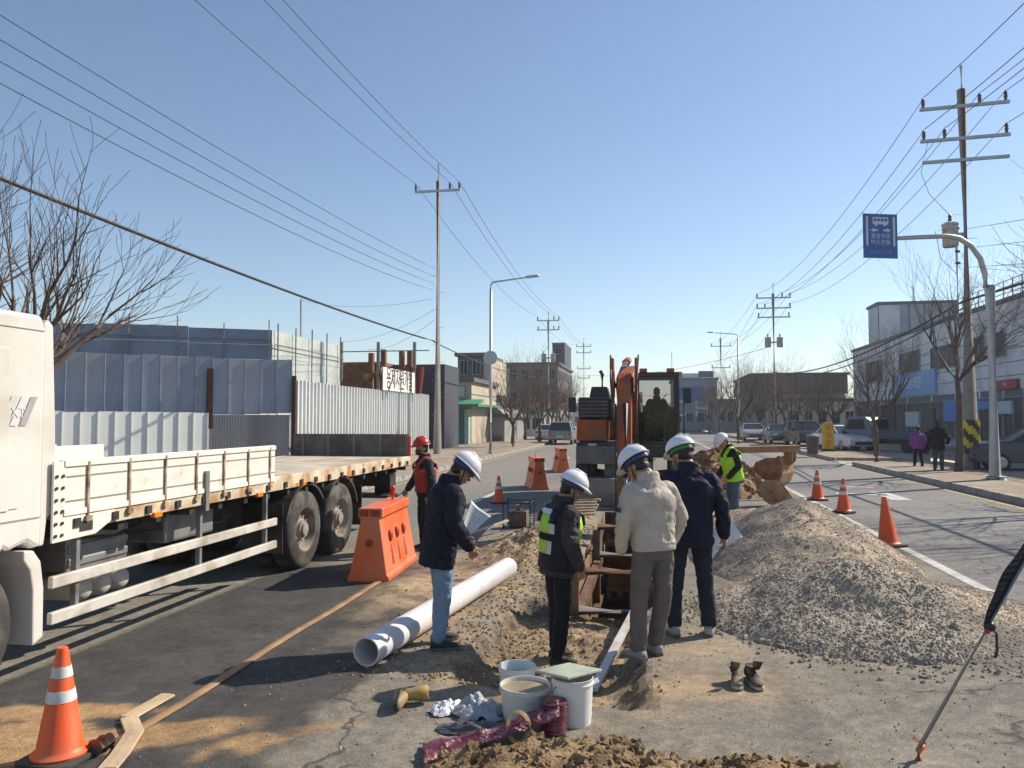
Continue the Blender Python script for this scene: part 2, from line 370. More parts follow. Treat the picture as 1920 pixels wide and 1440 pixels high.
coarse_m = M('coarse_gravel', (.36, .305, .24), .95, var=.4, vs=14, bump=1., bs=60); cstone_m = M('coarse_stone', (.40, .34, .27), .85, var=.5, vs=3.3, dirt=(.24, .21, .18), ds=2.2, dt=.5)
def coarse(u, v): return ((u-1.35)/1.25)**2+((v-7.35)/1.15)**2+(fbm(u*2.2, v*2.2, 4, 83)-.5)*1.1+(fbm(u*14, v*14, 2, 85)-.5)*.9 < .9     # greyer, larger stones in the front part
g1 = heap('heap', .2, 3.72, 6.3, 16.2, .045, pile_h, grav_m); g1.parent = gp; g1['kind'] = 'stuff'
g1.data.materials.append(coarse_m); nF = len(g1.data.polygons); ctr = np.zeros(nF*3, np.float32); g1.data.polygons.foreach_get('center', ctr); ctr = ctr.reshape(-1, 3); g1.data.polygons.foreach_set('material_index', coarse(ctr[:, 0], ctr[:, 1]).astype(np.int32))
r = RNG; n = 42000; uu = r.uniform(.3, 3.65, n); vv = 6.4+10*r.uniform(0, 1, n)**1.5; hh = pile_h(uu, vv); k = hh > .012; uu, vv, hh = uu[k], vv[k], hh[k]
n2_ = 3200; eu = r.uniform(.2, 3.6, n2_); ev = r.uniform(6.1, 9, n2_); eh = pile_h(eu, ev)
near = np.array([(pile_h(eu+dx, ev+dy) > .02) for dx, dy in ((.14, 0), (-.14, 0), (0, .22), (0.1, .1))]).any(0); far_ = np.array([(pile_h(eu+dx, ev+dy) > .02) for dx, dy in ((.35, .1), (-.3, .1), (0, .5))]).any(0)
k = (eh <= .012) & (near | (far_ & (r.uniform(0, 1, n2_) > .75)))
P = np.concatenate([np.stack([uu, vv, hh], -1), np.stack([eu[k], ev[k], eh[k]*0+.006], -1)])
sz = np.concatenate([r.uniform(.004, .011, len(uu))*(1+1.2*(r.uniform(0, 1, len(uu)) > .96)), r.uniform(.005, .016, k.sum())])
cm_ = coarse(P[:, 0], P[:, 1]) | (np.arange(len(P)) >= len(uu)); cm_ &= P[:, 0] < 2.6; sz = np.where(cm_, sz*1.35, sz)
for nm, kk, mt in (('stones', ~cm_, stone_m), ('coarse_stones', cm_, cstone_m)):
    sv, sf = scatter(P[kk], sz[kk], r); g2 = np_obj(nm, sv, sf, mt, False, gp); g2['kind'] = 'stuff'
# ---- clods and earth heaps
clod_m = M('clod_earth', (.21, .135, .065), .95, var=.5, vs=8, bump=1., bs=60, dirt=(.30, .21, .11), ds=4, dt=.5)
def near_h(u, v):
    a = .12*np.maximum(0, 1-((u+.30)/1.0)**2-((v-3.95)/.72)**2); b = .13*np.maximum(0, 1-((u-.62)/.62)**2-((v-4.0)/.62)**2)
    m = np.maximum(a, b); return np.where(m > 0.003, m+.02+(fbm(u*10, v*10, 4, 71)-.4)*.12, 0)
def clods(name, label, region, hf, count, smin, smax, mat, seed, small=0):
    e = thing(name, label, 'earth'); e['kind'] = 'stuff'
    u0, u1, v0, v1 = region; h = heap('heap', u0, u1, v0, v1, .03, hf, mat); h.parent = e; h['kind'] = 'stuff'
    r = np.random.default_rng(seed); uu = r.uniform(u0, u1, count); vv = r.uniform(v0, v1, count); hh = hf(uu, vv); k = hh > .02
    p = np.stack([uu[k], vv[k], hh[k]], -1); sz = smin+(smax-smin)*r.uniform(0, 1, len(p))**2.5
    bm = bmesh.new(); bmesh.ops.create_icosphere(bm, subdivisions=2, radius=1); bm.verts.ensure_lookup_table()
    global IV, IF; sv_, sf_ = IV, IF
    IV = np.array([v.co for v in bm.verts]); IF = np.array([[x.index for x in f.verts] for f in bm.faces]); bm.free()
    IV = IV*(1+.25*np.sin(IV[:, :1]*5.1+IV[:, 1:2]*3.3)+.2*np.sin(IV[:, 2:]*7+IV[:, :1]*2))
    a, b = scatter(p, sz, r); IV, IF = sv_, sf_
    o = np_obj('clods', a, b, mat, False, e); o['kind'] = 'stuff'; return e
clods('soil_heap', 'crumbly brown soil heap behind the crumpled burgundy sheet', (-1.45, 1.15, 2.9, 4.75), near_h, 1500, .008, .05, clod_m, 5)
def back_h(u, v): r_ = np.sqrt(((u-1.6)/1.5)**2+((v-21.2)/2.0)**2); m = 1.1*np.maximum(0, 1-r_**1.7); return np.where(m > .004, m+(fbm(u*3, v*3, 4, 73)-.45)*.3*np.minimum(1, m*3), 0)
clods('soil_heap', 'reddish brown spoil heap beside the excavator cab', (.3, 3.2, 18.9, 23.2), back_h, 1500, .02, .08, M('red_earth', (.27, .165, .085), .95, var=.45, vs=5, bump=1., bs=40), 6)
mr_ = np.random.default_rng(3)
def scat_stones(name, label, n, fn, s0, s1, mat):
    P_ = []
    while len(P_) < n:
        u, v = fn()
        if HU0-.03 < u < HU1+.03 and HV0 < v < HV1: continue
        P_.append((u, v, float(ground_h(np.array(u), np.array(v))[0])+.004))
    a, b = scatter(np.array(P_), mr_.uniform(s0, s1, n), mr_); o = np_obj(name, a, b, mat); tag(o, label, 'rubble', kind='stuff'); return o
scat_stones('rubble', 'loose earth crumbs and stones around the trench', 4200, lambda: (mr_.normal(-1.25, .5), mr_.uniform(5.6, 14)), .004, .020, M('crumb_soil', (.31, .235, .15), .95, var=.4, vs=9, bump=.6))
scat_stones('rubble', 'small grit scattered over the worn asphalt', 900, lambda: (mr_.uniform(-3, 3), mr_.uniform(3.2, 8)), .003, .009, stone_m)
# ================================================================ LEFT SIDE: hoardings, yard behind them
zinc_sh = M('zinc_shaded', (.30, .345, .42), .42, .35, var=.12, vs=1.3, dirt=(.22, .235, .26), ds=1.2, dt=.6, streak=True)  # zinc with the bluish shade put into its colour
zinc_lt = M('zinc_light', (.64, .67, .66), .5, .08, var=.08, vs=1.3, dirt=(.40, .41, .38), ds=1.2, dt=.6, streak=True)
zinc_cor = M('zinc_corrugated', (.27, .28, .30), .5, .3, var=.1, vs=2, dirt=(.22, .22, .22), ds=1.5, dt=.55, streak=True)
rust = M('rusty_steel', (.17, .065, .03), .85, .1, var=.45, vs=5, bump=.4, bs=40, dirt=(.27, .12, .04), ds=3, dt=.55)
scaf = M('scaffold_pipe', (.22, .22, .22), .5, .6, var=.3, vs=4, dirt=(.15, .08, .05), ds=5, dt=.6)
dark_rust = M('dark_rust_post', (.06, .025, .02), .8, .2, var=.4)
def ribbed(wd, z0, z1, ribs, rib_h=.035, rib_w=.05):
    """one folded sheet: flat pan with standing ribs; x along the fence, +y towards the street"""
    pts = []; p = wd/ribs
    for i in range(ribs):
        x = i*p; pts += [(x, 0), (x+rib_w*.25, rib_h), (x+rib_w*.75, rib_h), (x+rib_w, 0)]
    pts.append((wd, 0)); m = MB(); n = len(pts)
    m.v = [(x, y, z0) for x, y in pts]+[(x, y, z1) for x, y in pts]+[(x, y-.006, z0) for x, y in pts]+[(x, y-.006, z1) for x, y in pts]
    for i in range(n-1): m.f += [(i, i+1, n+i+1, n+i), (2*n+i, 3*n+i, 3*n+i+1, 2*n+i+1), (n+i, n+i+1, 3*n+i+1, 3*n+i)]; m.m += [0]*3
    return m
# straight hoarding along the pavement
SU = -12.05; f0 = atu(553, 800, SU).y; f1 = atu(806, 800, SU).y
fs = thing('hoarding_fence', 'sunlit silver corrugated hoarding running along the pavement', 'fence', (SU, f0, .14), rad(90))
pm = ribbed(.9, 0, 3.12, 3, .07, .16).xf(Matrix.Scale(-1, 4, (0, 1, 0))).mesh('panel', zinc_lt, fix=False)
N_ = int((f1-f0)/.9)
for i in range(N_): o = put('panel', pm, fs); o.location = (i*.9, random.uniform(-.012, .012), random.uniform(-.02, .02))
p = MB(); p.box(-.12, .0, -.06, .06, 0, 3.1); p.build('end_post', dark_rust, fs)
MB().tube([(0, .1, 2.6), (N_*.9, .1, 2.6)], .03, 8).build('rail', scaf, fs); MB().tube([(0, .1, 1.0), (N_*.9, .1, 1.0)], .03, 8).build('rail', scaf, fs)
# oblique gate hoarding (away from the sun, its blue-grey shade painted into the sheets)
e0 = Vector(atu(546, 800, SU-.15)); e0.z = .13; dirv = Vector((-math.sin(rad(57)), -math.cos(rad(57)), 0)); c_, s_ = math.cos(YAW), math.sin(YAW)
dw = Vector((dirv.x*c_-dirv.y*s_, dirv.x*s_+dirv.y*c_, 0)); ang = math.atan2(dw.y, dw.x)
fo = thing('hoarding_gate', 'blue grey hoarding gate of tall ribbed sheets in shade behind the truck', 'fence', e0, ang)
zv = [M('zinc_sheet_%d' % i, c_, .45, .3, var=.14, vs=1.3, bump=.25, bs=2.2, dirt=d_, ds=1.1, dt=.57, streak=True) for i, (c_, d_) in enumerate((((.27, .32, .40), (.20, .215, .25)), ((.31, .345, .41), (.24, .22, .21)), ((.235, .28, .36), (.19, .20, .23))))]  # dark bluish tones paint the gate's shaded face into the sheet colour
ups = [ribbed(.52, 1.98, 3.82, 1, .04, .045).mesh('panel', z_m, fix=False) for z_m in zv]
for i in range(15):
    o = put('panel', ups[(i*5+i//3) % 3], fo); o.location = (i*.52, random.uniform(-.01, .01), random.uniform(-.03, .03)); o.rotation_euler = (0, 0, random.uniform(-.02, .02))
lo = ribbed(.47, 0, 2.02, 1, .05, .05).mesh('lower_panel', zinc_lt, fix=False)  # lighter zinc puts the grazing sun into the lower panels' colour
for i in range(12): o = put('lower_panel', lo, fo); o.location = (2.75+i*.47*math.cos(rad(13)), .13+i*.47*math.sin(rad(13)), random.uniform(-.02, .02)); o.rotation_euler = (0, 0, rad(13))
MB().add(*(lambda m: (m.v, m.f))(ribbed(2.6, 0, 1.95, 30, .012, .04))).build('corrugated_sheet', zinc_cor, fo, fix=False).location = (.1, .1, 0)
MB().box(2.62, 2.78, -.05, .17, 1.5, 3.45).build('gate_post', dark_rust, fo); MB().box(-.14, -.02, -.08, .08, 0, 3.3).build('gate_post', dark_rust, fo)
MB().box(0, 7.6, -.08, -.03, 3.1, 3.16).build('rail', scaf, fo); MB().box(0, 7.6, -.08, -.03, 2.2, 2.26).build('rail', scaf, fo)
# raised hoarding behind, shaded return and sunlit flank, on scaffold pipes
cu = -15.5; cv = atu(508, 700, cu).y; cv2 = atu(636, 700, cu).y
fb = thing('raised_hoarding', 'tall sheet metal screen on scaffold pipes behind the hoarding', 'fence', (cu, cv, .13))
plank = M('sheet_sunlit', (.56, .60, .56), .5, .2, var=.1, vs=1, dirt=(.40, .42, .38), ds=1, dt=.58); plank_d = M('sheet_shaded', (.20, .255, .34), .5, .3, var=.15, vs=1, dirt=(.14, .17, .22), ds=1, dt=.58)  # one sheet metal: sunlit flank and shaded return painted as two tones
L2 = cv2-cv; zt = 5.5
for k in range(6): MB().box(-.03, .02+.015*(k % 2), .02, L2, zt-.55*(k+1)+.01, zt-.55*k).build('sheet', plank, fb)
d2 = Vector((-math.sin(rad(72)), -math.cos(rad(72)), 0)); d2 = Vector((d2.x*c_-d2.y*s_, d2.x*s_+d2.y*c_, 0))
R2 = Matrix.Rotation(math.atan2(d2.y, d2.x), 4, 'Z')
for k in range(4):
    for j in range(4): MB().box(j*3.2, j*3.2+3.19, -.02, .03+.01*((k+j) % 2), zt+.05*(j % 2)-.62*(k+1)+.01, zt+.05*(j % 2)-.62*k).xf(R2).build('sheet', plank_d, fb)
for k in range(8): MB().tube([(k*1.75+.1, .12, 0), (k*1.75+.1, .12, zt+random.uniform(.2, .5))], .028, 6).xf(R2).build('scaffold_pole', scaf, fb)
for z in (zt-.42, 2.6): MB().tube([(0, .17, z), (12.6, .17, z)], .026, 6).xf(R2).build('scaffold_rail', scaf, fb)
for k in range(5): MB().tube([(.14, .3+k*L2/4.3, 0), (.14, .3+k*L2/4.3, zt+random.uniform(.1, .5))], .03, 6).build('scaffold_pole', scaf, fb)
for z in (zt-.6, 3.4, 3.1): MB().tube([(.2, 0, z), (.2, L2+1.5*(z < 4), z-.05)], .028, 6).build('scaffold_rail', scaf, fb)
# rust-brown steel stock and frames behind the hoarding
v0 = 44.
yard = thing('steel_frame_shed', 'rusty brown steel frames and tanks stored behind the hoarding', 'shed', (0, v0, .13))
a = atv(640, 735, v0); b = atv(812, 735, v0); zt2 = atv(700, 682, v0).z
MB().box(a.x-.3, a.x+2.6, .0, 5, 0, zt2).build('rusty_tank', rust, yard, bevel=.15)
MB().box(a.x+2.7, b.x+.3, 1.5, 5, 0, zt2-.1).build('dark_wall', M('dark_sheet', (.05, .055, .075), .7, var=.3), yard)
for x in (700, 723, 757, 772): q = atv(x, 700, v0).x; MB().box(q-.14, q+.14, -.5, -.2, 0, zt2+random.uniform(.1, .75)).build('steel_column', rust, yard)
for x in (650, 718, 785): q = atv(x, 700, v0).x; MB().box(q-.08, q+.08, -.9, -.75, 0, atv(x, 648, v0).z).build('post', scaf, yard)
z_ = atv(700, 666, v0).z; MB().box(a.x, b.x, -.85, -.8, z_, z_+.06).build('rail', scaf, yard)
for x, dx in ((772, .35), (790, .3)): q = atv(x, 700, v0).x; MB().cyl((q, -.4, 0), (q, -.4, zt2-.4), dx, n=16).build('gas_cylinder', M('maroon_paint', (.2, .025, .02), .5, var=.3), yard, smooth=False)
q = atv(710, 705, v0); MB().tube([(q.x-.6, -.6, q.z-.25), (q.x+.5, -.6, q.z+.1)], .28, 10).build('timber_stack', M('ochre_timber', (.40, .20, .05), .8, var=.4, bump=.4), yard)
# white banner on the hoarding
bu = SU+.12; p0 = atu(718, 688, bu); p1 = atu(777, 702, bu); b0 = atu(718, 729, bu); b1 = atu(777, 737, bu)
bn = thing('banner', 'white banner with black lettering fixed on top of the hoarding', 'banner', (bu, p0.y, b0.z))
hb = p0.z-b0.z; lb = p1.y-p0.y
MB().box(-.02, .02, 0, lb, -.05, hb).build('board', M('banner_white', (.80, .76, .70), .7, var=.06), bn)
letters('용제자원개발', lb/6.2, M('sign_black', (.02, .02, .025), .6), bn, (.03, lb/2, hb*.47), (rad(90), 0, rad(90)), sx=1.0).scale = (.93, 1.5, 1)
for yy in (.1, lb-.1): MB().box(-.07, -.025, yy-.03, yy+.03, -.5, hb+.05).build('bracket', scaf, bn)
# ================================================================ POLES AND WIRES
conc = M('pole_concrete', (.25, .235, .22), .85, var=.2, vs=3, bump=.25, bs=40, dirt=(.16, .15, .14), ds=1, dt=.55, streak=True)
galv = M('galvanised_steel', (.40, .42, .44), .45, .5, var=.12, vs=3)
insul = M('insulator', (.055, .05, .055), .35, var=.2)
wire_m = M('wire_black', (.03, .03, .035), .6, var=0); wire_far = wire_m
tf_m = M('transformer_grey', (.42, .40, .37), .5, .1, var=.15, dirt=(.25, .2, .16), ds=4, dt=.6)
def upole(label, u, v, top, arms, base=.15, r0=.225, trans=None, spike=.9, face=0.):
    t = thing('utility_pole', label, 'pole', (u, v, base), face, 'concrete utility poles'); h = top-base-spike
    MB().cyl((0, 0, -.3), (0, 0, h), r0, r0*.58, 14).build('shaft', conc, t, angle=40)
    MB().tube([(0, 0, h-.3), (0, 0, h+spike)], [.065, .05], 6).build('ground_wire_spike', galv, t)
    for z, w, ins in arms:
        z -= base; MB().box(-w, w, -r0*.62-.10, -r0*.62, z-.055, z+.055).build('cross_arm', galv, t)
        for x in ins: MB().lathe([(.03, .04), (.055, .09), (.05, .14), (.075, .2), (.05, .26), (.07, .32), (.04, .4), (.02, .43)], (x*w, -r0*.62-.045, z), 8).build('insulator', insul, t, smooth=True)
    for k in range(9): MB().cyl((0, 0, 2+k*.9), ((1 if k % 2 else -1)*(r0+.1), 0, 2+k*.9), .012, n=5).build('climbing_step', galv, t)
    if trans:
        z, sides = trans; z -= base
        for sx in sides:
            MB().lathe([(.02, -.42), (.24, -.42), (.26, -.38), (.26, .34), (.28, .36), (.28, .42), (.1, .5), (.02, .5)], (sx*.5, -.02, z), 16).build('transformer', tf_m, t, angle=40)
            MB().lathe([(.03, .5), (.07, .55), (.05, .62), (.07, .68), (.03, .78)], (sx*.5, -.02, z), 8).build('bushing', insul, t, smooth=True)
            MB().box(min(0, sx*.3), max(0, sx*.3), -.04, .04, z-.04, z+.08).build('bracket', galv, t)
    return t
def pz(px, py, u, v):   # height of a pixel over a spot on the ground
    c, s = math.cos(YAW), math.sin(YAW); d = -u*s*-1*-1; d = u*-s+v*c; y = (720-py)/FPX
    return CAMH+d*math.tan(PIT+math.atan(y))
LU, LV = at(820, 851, .15).x, at(820, 851, .15).y
RU, RV = at(1822, 879, .165).x, at(1822, 879, .165).y
zL = pz(813, 360, LU, LV); topL = pz(813, 308, LU, LV)
upole('tall concrete utility pole with one cross arm beside the silver hoarding', LU, LV, topL, [(zL, 1.2, (-.97, .55, .97))])
lvs = [LV+43, LV+86, LV+128]
upole('utility pole with two cross arms above bare trees beyond the shop', LU+.1, lvs[0], 13.4, [(12.4, 1.2, (-.95, .5, .95)), (11.4, 1.2, (-.9, .5, .95))], trans=(8.4, (-1, 1)))
upole('thin far utility pole with stacked cross arms rising over the oncoming car', LU+.2, lvs[1], 15, [(13.6, 1.2, (-.95, .95)), (12.6, 1.2, (-.9, .95)), (10, 1.1, (-.9, .9)), (8.5, 1., (-.9, .9))], r0=.18)
upole('off-road utility pole standing on the pavement behind the truck cab', LU, LV-44, topL-.3, [(zL-.2, 1.2, (-.97, .55, .97))])
p = at(562, 870, .13); tz = pz(565, 560, -24, 55)
upole('small bare utility pole behind the raised sheet metal screen', atv(563, 700, 55).x, 55, atv(563, 560, 55).z, [], r0=.13, spike=.15)
zs = [pz(1800, y, RU, RV) for y in (203, 263, 303)]; topR = pz(1796, 123, RU, RV)
big = upole('large concrete utility pole with three cross arms and transformer by the pavement trees', RU, RV, topR, [(zs[0], 1.45, (-.92, .35, .92)), (zs[1], 1.45, (-.92, -.45, .92)), (zs[2], 1.4, ())], r0=.285, trans=(pz(1775, 440, RU, RV), (-1,)), face=rad(-5))
MB().tube([(-.33, -.1, 5), (-.33, -.1, 8.2)], .05, 8).build('cable_riser', galv, big)
for k in range(4): MB().ball((-.3, -.12, 7.4+k*.42), (.09, .06, .05)).build('cable_clamp', insul, big)
# hazard stripes sleeve at the foot of the big pole
ys = M('hazard_yellow', (.62, .42, .03), .6, var=.15); bk = M('hazard_black', (.03, .03, .03), .6, var=.2)
sl_ = MB(); rr = .288; n = 24
for j in range(12):
    for k in range(n):
        a0, a1 = 2*math.pi*k/n, 2*math.pi*(k+1)/n; z0, z1 = .55+j*.1, .65+j*.1; sl_.cm = int((j+k*.7) // 3 % 2)
        sl_.add([(rr*math.cos(a0), rr*math.sin(a0), z0), (rr*math.cos(a1), rr*math.sin(a1), z0), (rr*math.cos(a1), rr*math.sin(a1), z1), (rr*math.cos(a0), rr*math.sin(a0), z1)], [(0, 1, 2, 3)])
sl_.build('hazard_sleeve', [ys, bk], big, fix=False)
rvs = [RV+40, RV+80]
upole('far utility pole with three cross arms and twin transformers over the bare trees', RU-.6, rvs[0], 13.8, [(12.5, 1.45, (-.95, .5, .95)), (11.6, 1.45, (-.95, -.5, .95)), (10.8, 1.4, (-.9, .9))], trans=(8.6, (-1, 1)))
upole('distant utility pole behind the right street lamp', RU-1.6, rvs[1], 14, [(12.0, 1.4, (-.9, .9)), (9, 1.3, (-.9, .9))])
upole('utility pole standing on the right pavement near the off-road tree', RU, RV-40, topR, [(zs[0], 1.45, (-.92, .35, .92)), (zs[1], 1.45, (-.92, -.45, .92)), (zs[2], 1.4, ())], r0=.23)
def wire(p, q, sag, r, label, grp, n=24):
    p, q = Vector(p), Vector(q); o = (p+q)/2; o = p.copy()
    pts = [p.lerp(q, i/n)-Vector((0, 0, sag*4*(i/n)*(1-i/n)))-o for i in range(n+1)]
    w = MB().tube(pts, r, 5).build('overhead_wire', wire_m, smooth=True); w.location = o; return tag(w, label, 'wire', grp)
gl, gr = 'thin wires strung over the left pavement', 'thin wires strung over the right pavement'
ll, lr = 'thin black overhead power wire strung along the left pavement poles', 'thin black overhead power wire strung along the right pavement poles'
for fx in (-1.16, .66, 1.16):
    wire((LU+fx, LV-.15, zL+.43), (LU+fx, LV-44.1, zL+.2), .9, .013, ll, gl); wire((LU+fx, LV-.15, zL+.43), (LU+.1+fx, lvs[0]-.15, 12.83), 1.0, .013, ll, gl)
    wire((LU+.1+fx, lvs[0]-.15, 12.83), (LU+.2+fx, lvs[1]-.15, 14.0), 1.0, .014, ll, gl)
for k, zz in enumerate((9.7, 9.3, 8.95, 8.6)): wire((LU-.15-.05*k, LV, zz), (LU-.5, LV-44, zz-.3+.12*k), .55+.1*k, .011, ll, gl)
for k, (px, py) in enumerate(((563, 562), (640, 640), (690, 655))): wire((LU, LV, 8.2-.5*k), atv(px, py, 55), .5, .009, 'thin service wire drooping from the left pole towards the yard', 'service wires over the yard')
wire((LU-.2, LV, 5.95), (LU-.3, LV-44, 6.9), .45, .042, 'thick black telephone cable sagging past the tree behind the truck', None)
wire((LU-.2, LV, 5.9), (LU+.1, lvs[0], 6.4), .6, .03, 'thick black telephone cable running on from the left pole', None)
for z, s_ in ((9.0, 1.), (6.0, .9)): wire((LU+.2, lvs[1], z), (RU-.6, rvs[0]+4, z-.5), s_, .02, 'wire crossing high over the far street', 'wires crossing the street')
for fx, z in ((-.92*1.45, 0), (.35*1.45, 0), (.92*1.45, 0), (-.92*1.45, 1), (-.45*1.45, 1), (.92*1.45, 1)):
    wire((RU+fx, RV-.2, zs[z]+.43), (RU+fx, RV-40.1, zs[z]+.4), 1.0, .014, lr, gr); wire((RU+fx, RV-.2, zs[z]+.43), (RU-.6+fx, rvs[0]-.15, (12.9, 12.0)[z]), 1.3, .013, lr, gr)
    wire((RU-.6+fx, rvs[0]-.15, (12.9, 12.0)[z]), (RU-1.6+fx, rvs[1]-.15, (12.4, 9.4)[z]), 1., .014, lr, gr)
zc = pz(1815, 565, RU, RV)
wire((RU-.15, RV, zc), (RU-.2, RV-40, zc+.6), .5, .045, 'thick black telephone cable climbing past the bus sign post', None)
wire((RU-.15, RV, zc), (RU-.75, rvs[0], 6.0), .9, .04, 'thick black telephone cable falling past the pale building', None)
wire((RU-.15, RV, zc-.25), (RU-.75, rvs[0], 5.8), 1.0, .03, 'second telephone cable hanging just under the thick one', None)
for k in range(3): wire((RU, RV, 8.8-.7*k), (30, RV-14+3*k, 10.2-1.0*k), .4, .01, 'service wire slanting from the big pole over the car park', 'service wires on the right')
# jumper loops on the big pole
MB().tube([(-1.2, -.2, zs[1]-.165), (-1.45, -.2, zs[2]-.5), (-1.2, -.2, zs[2]-1.3), (-.7, -.15, zs[2]-1.9), (-.5, -.05, pz(1775, 405, RU, RV)-.1)], .01, 5).build('jumper_wire', wire_m, big)
MB().tube([(-.75, -.05, pz(1775, 435, RU, RV)), (-1.0, -.1, 8.6), (-.85, -.1, 7.6), (-.33, -.1, 7.0)], .01, 5).build('jumper_wire', wire_m, big)
# ---- street lamps
def lamp(label, u, v, h, arm, disc=None):
    t = thing('street_lamp', label, 'street lamp', (u, v, .15)); a = 1 if arm > 0 else -1
    MB().tube([(0, 0, 0), (0, 0, 3), (0, 0, h-.35)], [.11, .095, .07], 12).build('post', galv, t, smooth=True); MB().cyl((0, 0, 0), (0, 0, .12), .2, n=12).build('base_plate', galv, t)
    MB().tube([(0, 0, h-.4), (0, 0, h-.12), (a*.12, 0, h), (arm*.5, 0, h+.12), (arm*.8, 0, h+.2)], [.06, .055, .05, .04, .035], 8).build('arm', galv, t, smooth=True)
    MB().loft([[(arm*.76+a*x*.75, y*w, h+.2+x*.06+z) for y, z in ((-1, .0), (-.7, .06), (.7, .06), (1, 0), (.8, -.05), (-.8, -.05))] for x, w in ((0, .05), (.15, .12), (.7, .13), (.95, .05))]).build('lamp_head', galv, t, smooth=True)
    if disc: MB().cyl((0, -.1, disc), (0, -.13, disc), .36, n=28).build('round_sign', M('sign_back_grey', (.33, .38, .40), .5, .3, var=.1), t, angle=30); MB().box(-.3, .3, -.1, -.03, disc-.03, disc+.03).build('sign_clamp', galv, t)
    return t
q = at(920, 851, .15); zl = pz(918, 522, q.x, q.y)-.15
lamp('tall grey street lamp with a round sign disc on the left kerb', q.x, q.y, zl-.2, 2.4, pz(922, 671, q.x, q.y)-.15)
q = atv(1373, 640, 80); lamp('grey street lamp reaching over the far right kerb', 8.7, 80, 10.3, -3.)
# ---- bus direction sign on its own post
q = at(1866, 899, .165); d_ = -q.x*math.sin(YAW)+q.y*math.cos(YAW)
bs_ = thing('bus_sign_post', 'blue bus direction sign hung from a curved grey post', 'sign post', (q.x, q.y, .165), YAW+rad(7))
def sp(px, py): return ((px-1866)/FPX*d_, pz(px, py, q.x, q.y)-.165)
z1 = sp(1857, 535)[1]; MB().cyl((0, 0, 0), (0, 0, z1), .165, .145, 16).build('post', conc if False else galv, bs_, angle=40); MB().cyl((0, 0, 0), (0, 0, .1), .3, n=16).build('base_plate', galv, bs_)
arm = [sp(1857, 540), sp(1857, 515), sp(1848, 485), sp(1830, 462), sp(1805, 448), sp(1780, 445), sp(1682, 452)]
MB().tube([(x, 0, z) for x, z in arm], [.085, .085, .085, .08, .078, .072, .06], 10).build('arm', galv, bs_, smooth=True)
(xa, za), (xb, zb) = sp(1612, 409), sp(1679, 490)
sb = MB().box(xa, xb, -.05, -.01, zb, za).build('sign_board', M('sign_blue', (.03, .10, .36), .4, var=.1), bs_)
swh = M('sign_white', (.55, .58, .66), .5, var=.05); wd, ht = xb-xa, za-zb; cx = (xa+xb)/2
for x in (xa+.1*wd, xb-.1*wd): MB().box(x-.03*wd, x+.03*wd, -.056, -.052, zb+.27*ht, za-.06*ht).build('stripe', swh, sb)
bus = MB(); bus.box(cx-.23*wd, cx+.23*wd, -.056, -.052, za-.235*ht, za-.17*ht); bus.box(cx-.23*wd, cx+.23*wd, -.056, -.052, za-.105*ht, za-.075*ht)
for k in range(5): x = cx+(-.22+.11*k)*wd; bus.box(x-.012*wd, x+.012*wd, -.056, -.052, za-.17*ht, za-.105*ht)
for s in (-.13, .13): bus.cyl((cx+s*wd, -.057, za-.245*ht), (cx+s*wd, -.0515, za-.245*ht), .04*wd, n=12)
bus.build('bus_symbol', swh, sb)
for s in (-1, 1):
    x = cx+s*.19*wd; z = za-.37*ht; w = .11*wd; h2 = .05*ht
    MB().prism([(x+s*w, z), (x, z+h2), (x, z+h2*.4), (x-s*w, z+h2*.4), (x-s*w, z-h2*.4), (x, z-h2*.4), (x, z-h2)], 'y', -.056, -.052).build('arrow', swh, sb)
letters('중앙차로', wd*.16, swh, sb, (cx, -.053, za-.51*ht), (rad(90), 0, 0)); letters('버스전용', wd*.16, swh, sb, (cx, -.053, za-.65*ht), (rad(90), 0, 0))
letters('24시간 시행', wd*.13, M('sign_dim', (.2, .26, .42), .5), sb, (cx, -.053, za-.87*ht), (rad(90), 0, 0))
